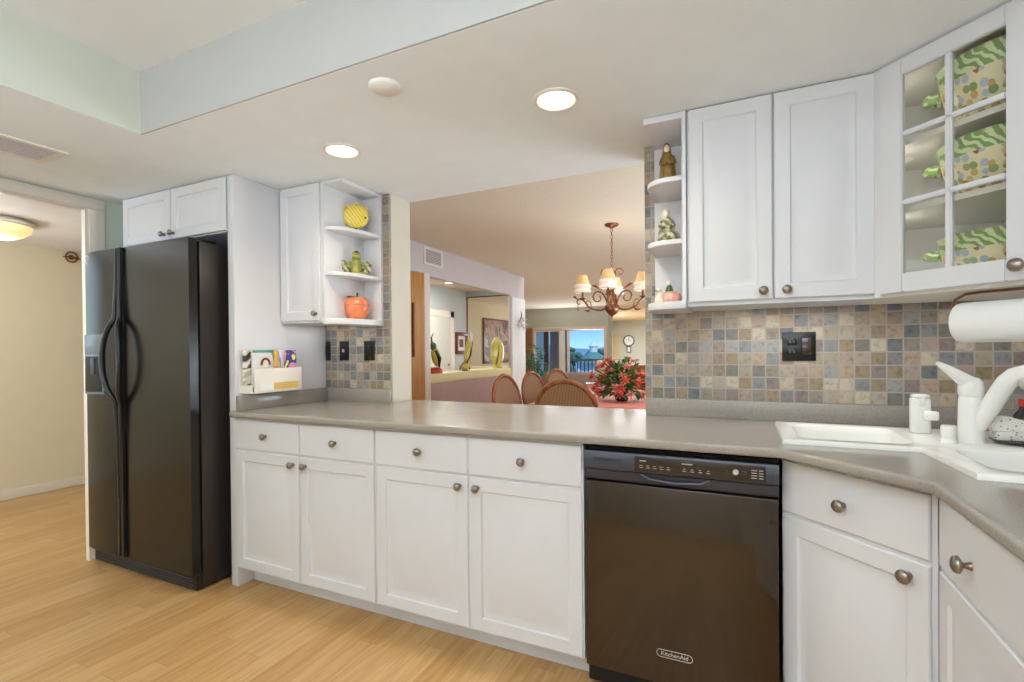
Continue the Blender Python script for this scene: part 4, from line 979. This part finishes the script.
MB().tube([(fx+.012, fy+.004, fz+.02), (fx+.020, fy+.012, fz+.045), (fx+.016, fy+.016, fz+.066)], [.008, .006, .002], 8).build('tail', 'skin', root)

# ------------------------------------------------------------------ ceiling fixtures
def downlight(x, y, lab, r=.083):
    root = thing('recessed_light', lab, 'ceiling light', (x, y, CZ), 'recessed kitchen lights')
    MB().lathe([(r, -.0005), (r, -.005), (r*.86, -.009), (r*.82, -.006), (r*.80, -.001)], (x, y, CZ), 36).build('trim_ring', 'trim', root, 60)
    MB().lathe([(0, -.004), (r*.8, -.002)], (x, y, CZ), 32).build('diffuser', 'lamp', root)
    l = bpy.data.lights.new('recessed_lamp', 'SPOT'); l.energy = 21; l.spot_size = 2.6; l.spot_blend = .8; l.color = (1, .88, .70); l.shadow_soft_size = .06
    o = bpy.data.objects.new('recessed_lamp', l); COL.objects.link(o); o.location = (x, y, CZ-.02)
downlight(-1.66, 1.728, 'lit recessed ceiling light nearer the open left shelf')
downlight(-.619, 1.725, 'lit recessed ceiling light nearer the tall wall cabinet')
tag(MB().lathe([(.056, 0), (.056, -.006), (.050, -.012), (0, -.013)], (-1.125, 1.379, CZ-.0005), 32).build('smoke_detector', 'steelgrey', None, 50), 'plain white disc on the ceiling left of the lit lights', 'detector')
root = thing('ceiling_vent', 'grey slatted air vent in the ceiling above the hall opening', 'vent', (-2.925, .98, CZ))
v = MB(); v.box(-3.05, -3.025, .76, 1.20, CZ-.008, CZ-.0005); v.box(-2.825, -2.80, .76, 1.20, CZ-.008, CZ-.0005); v.box(-3.025, -2.825, .76, .785, CZ-.008, CZ-.0005); v.box(-3.025, -2.825, 1.175, 1.20, CZ-.008, CZ-.0005); v.build('frame', 'trim', root)
MB().box(-3.025, -2.825, .785, 1.175, CZ-.0015, CZ-.0005).build('backing', 'ventgrey', root)
v = MB()
for k in range(9): v.box(-3.022+k*.0222, -3.010+k*.0222, .785, 1.175, CZ-.006, CZ-.003)
v.build('louvres', 'lav', root)
root = thing('wall_vent', 'small white-framed air vent high on the dining wall', 'vent', (-3.31, 4.9, 2.32))
v = MB(); v.box(-3.3095, -3.298, 4.70, 5.09, 2.215, 2.24); v.box(-3.3095, -3.298, 4.70, 5.09, 2.395, 2.42); v.box(-3.3095, -3.298, 4.70, 4.735, 2.24, 2.395); v.box(-3.3095, -3.298, 5.055, 5.09, 2.24, 2.395); v.build('frame', 'trim', root)
MB().box(-3.3095, -3.306, 4.735, 5.055, 2.24, 2.395).build('backing', 'ventgrey', root)
v = MB()
for k in range(8): v.box(-3.306, -3.300, 4.735, 5.055, 2.246+k*.019, 2.257+k*.019)
v.build('louvres', 'lav', root)
# hall lamp and wall ornament
lx, ly = -4.70, 1.60
root = thing('ceiling_lamp', 'glowing alabaster dome ceiling lamp in the hall', 'ceiling light', (lx, ly, 2.16))
MB().lathe([(.12, -.0005), (.185, -.004), (.205, -.020), (.205, -.034), (.188, -.044)], (lx, ly, 2.16), 40).build('metal_rim', 'trim', root, 60)
MB().lathe([(.186, -.042), (.172, -.078), (.135, -.112), (.075, -.134), (0, -.140)], (lx, ly, 2.16), 40).build('glass_dome', 'domeglass', root, 60)
MB().lathe([(0, -.156), (.010, -.150), (.012, -.143), (.006, -.137)], (lx, ly, 2.16), 16).build('finial', 'bronze', root, 60)
point('hall_lamp_glow', (lx, ly, 1.985), 7, (1, .95, .9), .06)
root = thing('wall_ornament', 'small bronze ring-shaped ornament high on the hall wall', 'ornament', (-5.6, 2.40, 2.10))
MB().box(-5.5995, -5.58, 2.385, 2.415, 2.085, 2.125, .004).build('bracket', 'bronze', root)
MB().tube([(-5.575, 2.40+.045*math.cos(a), 2.105+.045*math.sin(a)) for a in [2*PI*k/20 for k in range(20)]], .007, 8, closed=True).build('ring', 'bronze', root)
MB().tube([(-5.575, 2.335, 2.10), (-5.57, 2.38, 2.106), (-5.57, 2.44, 2.10), (-5.575, 2.465, 2.09)], [.004, .009, .009, .004], 8).build('crossbar', 'bronze', root)

# ------------------------------------------------------------------ chandelier
CX, CY = -1.155, 4.79
root = thing('chandelier', 'bronze scrolled chandelier with fringed cream shades over the dining table', 'chandelier', (CX, CY, DZ))
MB().lathe([(.068, -.0005), (.068, -.012), (.058, -.022), (.026, -.034), (.012, -.045), (0, -.046)], (CX, CY, DZ), 28).build('canopy', 'bronze', root, 60)
m_ = MB(); zc = DZ-.045; k = 0
while zc > 2.03:
    a = (k % 2)*PI/2; m_.tube([(CX+.010*math.cos(t_)*math.cos(a), CY+.010*math.cos(t_)*math.sin(a), zc-.018+.020*math.sin(t_)) for t_ in [2*PI*j/10 for j in range(10)]], .0028, 6, closed=True); zc -= .032; k += 1
m_.build('chain', 'bronze', root, 60)
MB().lathe([(0, 2.03), (.010, 2.02), (.008, 2.0), (.020, 1.985), (.038, 1.97), (.042, 1.955), (.020, 1.93), (.014, 1.86), (.020, 1.80), (.014, 1.74), (.024, 1.68), (.058, 1.655), (.075, 1.63), (.066, 1.595), (.038, 1.560), (.012, 1.545), (.006, 1.53), (0, 1.528)], (CX, CY, 0), 28).build('centre_column', 'bronze', root, 60)
YW = PI/2 - .0   # first arm towards the camera
base_a = math.atan2(-CY, -CX)
for k in range(4):
    a = base_a + 2*PI*k/4 - .12
    dx, dy = math.cos(a), math.sin(a)
    P = lambda r, z: (CX+dx*r, CY+dy*r, z)
    arm = MB(); arm.tube(*smooth_path([P(.05, 1.63), P(.10, 1.605), P(.17, 1.612), P(.235, 1.645), P(.275, 1.70), P(.315, 1.722), P(.345, 1.70), P(.335, 1.672), P(.312, 1.675)], [.010, .010, .009, .009, .008, .008, .007, .006, .005]), 8)
    ar = arm.build('arm', 'bronze', root, 60)
    sc = MB(); sc.tube(*smooth_path([P(.04, 1.64), P(.06, 1.71), P(.10, 1.775), P(.155, 1.785), P(.185, 1.745), P(.17, 1.70), P(.13, 1.69), P(.11, 1.72), P(.125, 1.745)], [.009, .009, .009, .008, .008, .007, .006, .006, .005]), 8); sc.build('scroll', 'bronze', ar, 60)
    sc = MB(); sc.tube(*smooth_path([P(.015, 1.91), P(.035, 1.985), P(.075, 2.005), P(.105, 1.975), P(.09, 1.945), P(.07, 1.955)], [.008, .008, .007, .007, .006, .005]), 8); sc.build('scroll', 'bronze', ar, 60)
    lf = MB(); lf.tube(*smooth_path([P(.10, 1.80), P(.16, 1.845), P(.20, 1.85)], [.003, .015, .001]), 8); lf.build('leaf', 'bronze', ar, 60)
    lf = MB(); lf.tube(*smooth_path([P(.20, 1.63), P(.235, 1.60), P(.275, 1.61)], [.003, .012, .001]), 8); lf.build('leaf', 'bronze', ar, 60)
    lf = MB(); lf.tube(*smooth_path([P(.335, 1.71), P(.37, 1.745), P(.385, 1.735)], [.003, .011, .001]), 8); lf.build('leaf', 'bronze', ar, 60)
    sc = MB(); sc.tube(*smooth_path([P(.20, 1.635), P(.215, 1.69), P(.245, 1.70), P(.25, 1.67), P(.23, 1.665)], [.006, .006, .005, .005, .004]), 8); sc.build('scroll', 'gold', ar, 60)
    MB().lathe([(0, 1.712), (.030, 1.722), (.034, 1.728), (.010, 1.733), (.010, 1.80), (0, 1.80)], (CX+dx*.29, CY+dy*.29, 0), 16).build('candle_cup', 'bronze', ar, 60)
    sh = MB().lathe([(.072, 1.858), (.064, 1.885), (.043, 1.955), (.041, 1.955), (.062, 1.885), (.070, 1.858)], (CX+dx*.29, CY+dy*.29, 0), 28).build('lamp_shade', 'shade', ar, 60)
    MB().lathe([(.073, 1.862), (.083, 1.852), (.084, 1.832), (.074, 1.820), (.074, 1.814), (.083, 1.806), (.084, 1.784), (.074, 1.778), (.070, 1.80), (.066, 1.85)], (CX+dx*.29, CY+dy*.29, 0), 28, fold=(14, .03)).build('fringe', 'fringe', sh, 60)
    pd = MB(); pd.tube([P(.335, 1.668), P(.335, 1.63)], .003, 6); pd.ball(P(.335, 1.622), (.011, .011, .018), 10); pd.build('pendant', 'gold', ar, 60)
point('chandelier_glow', (CX, CY, 1.98), 4, (1, .84, .62), .08)

# ------------------------------------------------------------------ dining furniture
root = thing('dining_table', 'dining table under a coral cloth beyond the counter', 'table', (-1.12, 4.85, 0))
MB().box(-1.66, -.58, 3.94, 5.75, .715, .745, .006).build('tabletop', 'darkwood', root)
for x in (-1.55, -.69):
    for y in (4.415, 5.69): MB().tube([(x, y, 0), (x, y, .35), (x, y, .715)], [.024, .03, .042], 12).build('leg', 'darkwood', root)
cl = MB(); cl.box(-1.68, -.56, 3.92, 5.77, .7455, .753, .003)
for x0, x1, y0, y1 in ((-1.685, -1.677, 3.92, 5.77), (-.563, -.555, 3.92, 5.77), (-1.68, -.56, 3.915, 3.923), (-1.68, -.56, 5.767, 5.775)): cl.box(x0, x1, y0, y1, .60, .7475)
tag(cl.build('tablecloth', 'cloth'), 'coral tablecloth covering the dining table', 'tablecloth')
def make_chair():
    """faces +X, origin on the floor under the seat"""
    r = thing('dining_chair', '', 'chair')
    s_ = MB(); s_.prism([(-.21, -.20), (.23, -.235), (.25, 0), (.23, .235), (-.21, .20)], .415, .455, .012); s_.build('seat_frame', 'chairwood', r)
    MB().prism([(-.19, -.18), (.21, -.21), (.225, 0), (.21, .21), (-.19, .18)], .45, .495, .018).build('seat_cushion', 'beige', r)
    for sg in (-1, 1):
        MB().tube([(.20, sg*.20, .43), (.215, sg*.205, .2), (.205, sg*.205, 0)], [.026, .020, .013], 10).build('leg', 'chairwood', r, 60)
        MB().tube([(-.19, sg*.18, .43), (-.21, sg*.185, .2), (-.26, sg*.19, 0)], [.026, .022, .015], 10).build('leg', 'chairwood', r, 60)
        MB().tube([(-.19, sg*.17, .43), (-.205, sg*.165, .52), (-.225, sg*.19, .60)], [.022, .018, .018], 10).build('stile', 'chairwood', r, 60)
    n = 36; pts = []
    for k in range(n):
        a = 2*PI*k/n; z = .735+.245*math.sin(a); pts.append((-.215-.09*(z-.5)/.5, .245*math.cos(a), z))
    br = MB().tube(pts, .019, 10, closed=True).build('backrest_frame', 'chairwood', r, 60)
    c_ = MB(); A = [c_.bm.verts.new((p[0]-.004, p[1]*.97, .735+(p[2]-.735)*.97)) for p in pts]; B = [c_.bm.verts.new((p[0]+.004, p[1]*.97, .735+(p[2]-.735)*.97)) for p in pts]
    c_.bm.faces.new(A); c_.bm.faces.new(B[::-1])
    for k in range(n): c_.bm.faces.new((A[k], A[(k+1) % n], B[(k+1) % n], B[k]))
    c_.build('cane_panel', 'cane', r)
    return r
ch = make_chair()
spots = [(-1.205, 3.80, PI/2, 'nearest cane-back chair at the table end, its back to the kitchen'),
         (-1.73, 4.13, -.06, 'leftmost cane-back chair along the side of the dining table'),
         (-1.72, 4.76, -.08, 'second cane-back chair from the left along the table side'),
         (-1.70, 5.40, -.25, 'farthest cane-back chair, small behind the nearest chair')]
for i, (x, y, a, lab) in enumerate(spots):
    o = ch if i == 0 else copy_tree(ch)
    o.location = (x, y, 0); o.rotation_euler.z = a; o['label'] = lab; o['group'] = 'cane-back dining chairs'
# flower arrangement
random.seed(11)
fx, fy, fz = -.985, 4.42, .7535
root = thing('flower_arrangement', 'bushy coral and pink flower arrangement in a dark vase on the dining table', 'flowers', (fx, fy, fz))
MB().lathe([(.045, 0), (.055, .01), (.066, .05), (.06, .09), (.04, .12), (.046, .135), (.04, .135), (.03, .12), (0, .11)], (fx, fy, fz), 24).build('vase', 'vase', root, 60)
lv = MB(); hub = Vector((fx, fy, fz+.15))
def leafblade(mb, p, d, L, w):
    d = d.normalized(); s = d.cross(Vector((0, 0, 1))); s = s.normalized() if s.length > .01 else Vector((1, 0, 0)); up_ = s.cross(d)
    c = [p, p+d*L*.35+s*w+up_*.004, p+d*L*.7+s*w*.6+up_*.002, p+d*L-up_*L*.12, p+d*L*.7-s*w*.6+up_*.002, p+d*L*.35-s*w+up_*.004, p+d*L*.4-up_*.008]
    v = [mb.bm.verts.new(q) for q in c]
    for i in range(6): 
        if i in (0, 1, 2, 3, 4, 5): mb.bm.faces.new((v[i], v[(i+1) % 6], v[6]))
heads = []
for k in range(230):
    a = random.uniform(0, 2*PI); e = random.uniform(-.75, 1.4); r = random.uniform(.05, .22)
    d = Vector((math.cos(a)*math.cos(e), math.sin(a)*math.cos(e), math.sin(e)))
    p = hub + Vector((d.x*r*1.05, d.y*r*.9, d.z*r*.95)); p.z = max(p.z, fz+.07)
    leafblade(lv, p, d+Vector((random.uniform(-.6, .6), random.uniform(-.6, .6), random.uniform(-.3, .4))), random.uniform(.05, .09), random.uniform(.016, .026))
for k in range(44):
    a = random.uniform(0, 2*PI); e = random.uniform(-.6, 1.35); r = random.uniform(.15, .265)
    d = Vector((math.cos(a)*math.cos(e), math.sin(a)*math.cos(e), math.sin(e))); heads.append((hub+Vector((d.x*r*1.1, d.y*r*.9, d.z*r*.9)), d))
lv.build('foliage', 'leaf', root, 0)
stm = MB()
for p, d in heads: stm.tube([hub-Vector((0, 0, .05)), hub+(p-hub)*.5+Vector((0, 0, .01)), p], .003, 5)
stm.build('stems', 'leaf', root)
for i, (p, d) in enumerate(heads):
    p.z = max(p.z, fz+.085); f = MB(); x = d.orthogonal().normalized(); y = d.cross(x)
    for j in range(7):
        b_ = 2*PI*j/7; leafblade(f, p, (x*math.cos(b_)+y*math.sin(b_))*1.0+d*.55, random.uniform(.045, .065), .019)
    for j in range(5):
        b_ = 2*PI*j/5+.3; leafblade(f, p+d*.004, (x*math.cos(b_)+y*math.sin(b_))*.55+d, .035, .010)
    f.ball(p+d*.008, .010, 8)
    f.build('blossom', 'coral' if i % 3 else 'pinkpetal', root, 0)
root = tag(MB().lathe([(.03, 0), (.045, .004), (.03, .012), (.02, .03), (.06, .055), (.095, .10), (.105, .125), (.098, .125), (.055, .065), (0, .045)], (-1.34, 4.86, .7535), 16, fold=(8, .06)).build('crystal_bowl', 'crystal', None, 0), 'sparkling cut crystal bowl on the coral cloth left of the flowers', 'bowl')
# sideboard
root = thing('sideboard', 'orange-brown wooden sideboard behind the flowers', 'sideboard', (-1.0, 7.2, 0))
MB().box(-1.47, -.40, 7.0, 7.45, .08, .96, .006).build('body', 'sidewood', root)
MB().box(-1.50, -.37, 6.97, 7.47, .96, .995, .008).build('top', 'sidewood', root)
for x in (-1.45, -.92): 
    d_ = MB().panel((x, 7.0, .12), UX, UN, .50, .80, .018, RAISED(.018)).build('door', 'sidewood', root); knob((x+(.45 if x < -1 else .05), 6.982, .6), UN, d_)
for x in (-1.44, -.44):
    for y in (7.03, 7.41): MB().box(x-.025, x+.025, y-.02, y+.02, 0, .08).build('foot', 'sidewood', root)
# sofa and armchair
root = thing('sofa', 'grey-brown sofa seen from behind in the living room', 'sofa', (-3.1, 10.4, 0))
MB().box(-4.0, -2.35, 10.0, 10.9, .10, .42, .05, 3).build('base', 'sofa', root)
MB().box(-3.95, -2.40, 10.0, 10.24, .38, .74, .07, 3).build('backrest', 'sofa', root)
for x in (-4.0, -2.55): MB().box(x, x+.2, 10.02, 10.9, .30, .62, .06, 3).build('armrest', 'sofa', root)
for x in (-3.78, -3.16): MB().box(x, x+.6, 10.24, 10.88, .40, .54, .04, 3).build('seat_cushion', 'sofa', root)
for x in (-3.9, -2.45):
    for y in (10.08, 10.82): MB().box(x-.03, x+.03, y-.03, y+.03, 0, .1).build('foot', 'darkwood', root)
root = thing('armchair', 'pinkish beige armchair between the sofa and the flowers', 'armchair', (-2.15, 9.2, 0))
MB().box(-2.50, -1.80, 8.95, 9.65, .10, .45, .05, 3).build('base', 'beige', root)
MB().box(-2.48, -1.82, 8.93, 9.12, .40, 1.02, .06, 3).build('backrest', 'beige', root)
for x in (-2.52, -1.94): MB().box(x, x+.16, 9.0, 9.65, .35, .64, .05, 3).build('armrest', 'beige', root)
for x in (-2.44, -1.86):
    for y in (9.0, 9.6): MB().box(x-.03, x+.03, y-.03, y+.03, 0, .1).build('foot', 'darkwood', root)
# plant
random.seed(5)
root = thing('potted_plant', 'blue-green leafy plant in a pot before the glass door', 'plant', (-5.05, 12.3, 0))
MB().lathe([(.12, 0), (.17, .30), (.18, .32), (.165, .32), (.15, .28), (0, .27)], (-5.05, 12.3, 0), 24).build('pot', 'extpale', root, 60)
pl = MB(); sm = MB()
for k in range(26):
    a = random.uniform(0, 2*PI); r = random.uniform(.05, .36); z = random.uniform(.55, 1.35)
    tip = Vector((-5.05+math.cos(a)*r, 12.3+math.sin(a)*r, z)); sm.tube([(-5.05, 12.3, .25), ((-5.05+tip.x)/2, (12.3+tip.y)/2, z*.75), tip], [.010, .007, .003], 5)
    for j in range(9):
        d = Vector((random.uniform(-1, 1), random.uniform(-1, 1), random.uniform(-.5, .5))); leafblade(pl, tip+Vector((random.uniform(-.08, .08), random.uniform(-.08, .08), random.uniform(-.2, .05))), d, random.uniform(.10, .17), .03)
sm.build('stems', 'leaf', root); pl.build('foliage', 'tealleaf', root, 0)
# curtain
cu = MB(); n = 30
A = []; B = []
for k in range(n+1):
    x = -6.0+.29*k/n; y = 13.64+.018*math.sin(k*1.3); A.append((x, y)); B.append((x, y+.012))
cu.prism(A+B[::-1], .02, 1.87)
tag(cu.build('curtain', 'curtain'), 'narrow brown drape hanging left of the glass door', 'curtain')
# clock
root = thing('wall_clock', 'round white wall clock with navy rim and pendulum on the far wall', 'clock', (-4.42, 21.3, 1.55))
MB().lathe([(.24, 0), (.24, .05), (.20, .06), (.195, .03), (0, .03)], (-4.42, 21.298, 1.585), 36, UN).build('case', 'clockrim', root, 60)
MB().lathe([(0, .035), (.195, .034)], (-4.42, 21.298, 1.585), 32, UN).build('dial', 'clockface', root)
m_ = MB(); m_.box(-4.427, -4.413, 21.25, 21.262, 1.585, 1.72); m_.box(-4.42, -4.32, 21.25, 21.262, 1.578, 1.592); m_.build('hands', 'blackplastic', root)
MB().box(-4.51, -4.33, 21.24, 21.298, 1.08, 1.34, .02).build('pendulum_case', 'clockrim', root)
MB().box(-4.475, -4.365, 21.235, 21.241, 1.11, 1.31, .003).build('pendulum_window', 'clockface', root)
# tan door panel at the far wall
d = struct('door_4', MB().box(-5.12, -4.80, 21.26, 21.298, .02, 1.86, .01), 'tan')
struct('trim_10', MB().box(-5.24, -5.12, 21.27, 21.298, 0, 1.95, .01), 'trim')

# ------------------------------------------------------------------ bar room things
def framed(x, y0, y1, z0, z1, fm, inner, lab, mat_w, cat='picture'):
    root = thing('framed_picture', lab, cat, (x, (y0+y1)/2, (z0+z1)/2))
    f = MB(); w = .07 if mat_w else .06
    f.box(x+.001, x+.04, y0, y1, z0, z0+w, .004); f.box(x+.001, x+.04, y0, y1, z1-w, z1, .004); f.box(x+.001, x+.04, y0, y0+w, z0+w, z1-w, .004); f.box(x+.001, x+.04, y1-w, y1, z0+w, z1-w, .004); f.build('frame', fm, root)
    MB().box(x+.001, x+.012, y0+w, y1-w, z0+w, z1-w).build('mat_board' if mat_w else 'canvas', 'paper' if mat_w else inner, root)
    if mat_w:
        g = MB(); q = w+mat_w; g.box(x+.012, x+.015, y0+q, y1-q, z0+q, z1-q); g.build('print', inner, root)
framed(-5.2, 8.44, 8.88, 1.15, 1.59, 'darkwood', 'darkwood', 'small square picture in a dark frame on the grey bar wall', .07)
framed(-6.02, 11.1, 12.75, .88, 2.05, 'darkwood', 'painting', 'large brown painting of dark figures seen through the bar opening', 0)
def leaf_art(x, y, h, lab, fan):
    root = thing('yellow_sculpture', lab, 'sculpture', (x, y, .9455))
    z = .9455
    if not fan:
        MB().lathe([(.05, 0), (.052, .008), (0, .01)], (x, y, z), 20).build('base', 'bronze', root)
        MB().tube([(x, y+.13*math.cos(a), z+.01+.105*math.sin(a)) for a in [PI*k/14 for k in range(15)]], .010, 8).build('arch', 'bronze', root, 60)
        MB().ball((x, y, z+.06), (.05, .09, .055), 18).build('globe', 'yellowglass', root)
        m_ = MB(); m_.ball((x, y+.08, z+.26), (.028, .075, .20), 20, Matrix.Rotation(-.28, 3, 'X')); m_.build('leaf_blade', 'yellowglass', root)
        MB().tube([(x+.03, y-.02, z+.08), (x+.032, y+.10, z+.20), (x+.03, y+.17, z+.40)], [.010, .010, .004], 8).build('rib', 'bronze', root)
        MB().ball((x, y+.17, z+.47), (.02, .03, .06), 12).build('tip', 'paper', root)
    else:
        MB().lathe([(.07, 0), (.075, .01), (.02, .03), (.02, .06), (0, .06)], (x, y, z), 20).build('base', 'yellowglass', root)
        MB().ball((x, y, z+.25), (.05, .21, .23), 28).build('fan', 'yellowglass', root)
        MB().tube([(x+.04, y-.12, z+.06), (x+.052, y-.06, z+.2), (x+.045, y-.03, z+.38)], [.010, .008, .004], 8).build('rib', 'bronze', root)
leaf_art(-3.42, 5.80, .5, 'upright yellow leaf sculpture on an arched base on the bar ledge', False)
leaf_art(-3.45, 6.84, .45, 'round yellow fan-shaped sculpture at the far end of the bar ledge', True)
bx, by, bz = -3.42, 5.07, .9455
root = thing('parrot_figurine', 'parrot ornament on a red base at the near end of the bar ledge', 'figurine', (bx, by, bz))
MB().lathe([(.09, 0), (.095, .01), (.085, .05), (.05, .07), (0, .07)], (bx, by, bz), 20, sy=1.2).build('base', 'red', root, 60)
m_ = MB(); m_.ball((bx, by+.03, bz+.20), (.05, .065, .13), 18, Matrix.Rotation(.35, 3, 'X')); m_.build('bird_body', 'yellowglass', root)
MB().ball((bx, by-.03, bz+.33), (.042, .05, .05), 16).build('head', 'leaf', root)
MB().tube([(bx+.01, by-.07, bz+.34), (bx+.01, by-.10, bz+.325), (bx+.01, by-.105, bz+.30)], [.016, .012, .003], 8).build('beak', 'blackplastic', root)
MB().tube([(bx+.03, by-.02, bz+.28), (bx+.05, by+.03, bz+.18), (bx+.03, by+.06, bz+.06)], [.02, .03, .008], 10).build('wing', 'blackplastic', root)
MB().tube([(bx, by-.05, bz+.37), (bx, by-.06, bz+.43), (bx, by-.02, bz+.49)], [.012, .009, .003], 8).build('crest', 'blackplastic', root)
# small white wall sconce on the pillar
root = thing('wall_sconce', 'white flower-shaped wall ornament high on the far white pillar', 'ornament', (-3.275, 7.30, 1.66))
MB().lathe([(0, 0), (.05, 0), (.05, .015), (0, .02)], (-3.275, 7.30, 1.66), 16, (1, 0, 0)).build('mount', 'trim', root)
m_ = MB()
for k in range(7):
    a = 2*PI*k/7; leafblade(m_, Vector((-3.25, 7.30, 1.64)), Vector((.5, math.cos(a), math.sin(a))), .15, .04)
m_.build('petals', 'framewhite', root, 0)
MB().tube([(-3.26, 7.30, 1.68), (-3.2, 7.22, 1.78), (-3.19, 7.16, 1.84)], [.012, .010, .004], 8).build('branch', 'bronze', root)
# recessed light in the bar room ceiling
root = thing('recessed_light', 'lit recessed ceiling light seen over the bar ledge', 'ceiling light', (-4.75, 7.55, DZ))
MB().lathe([(.11, -.0005), (.11, -.006), (.09, -.010), (.088, -.002)], (-4.75, 7.55, DZ), 28).build('trim_ring', 'trim', root, 60)
MB().lathe([(0, -.005), (.088, -.003)], (-4.75, 7.55, DZ), 28).build('diffuser', 'lamp', root)
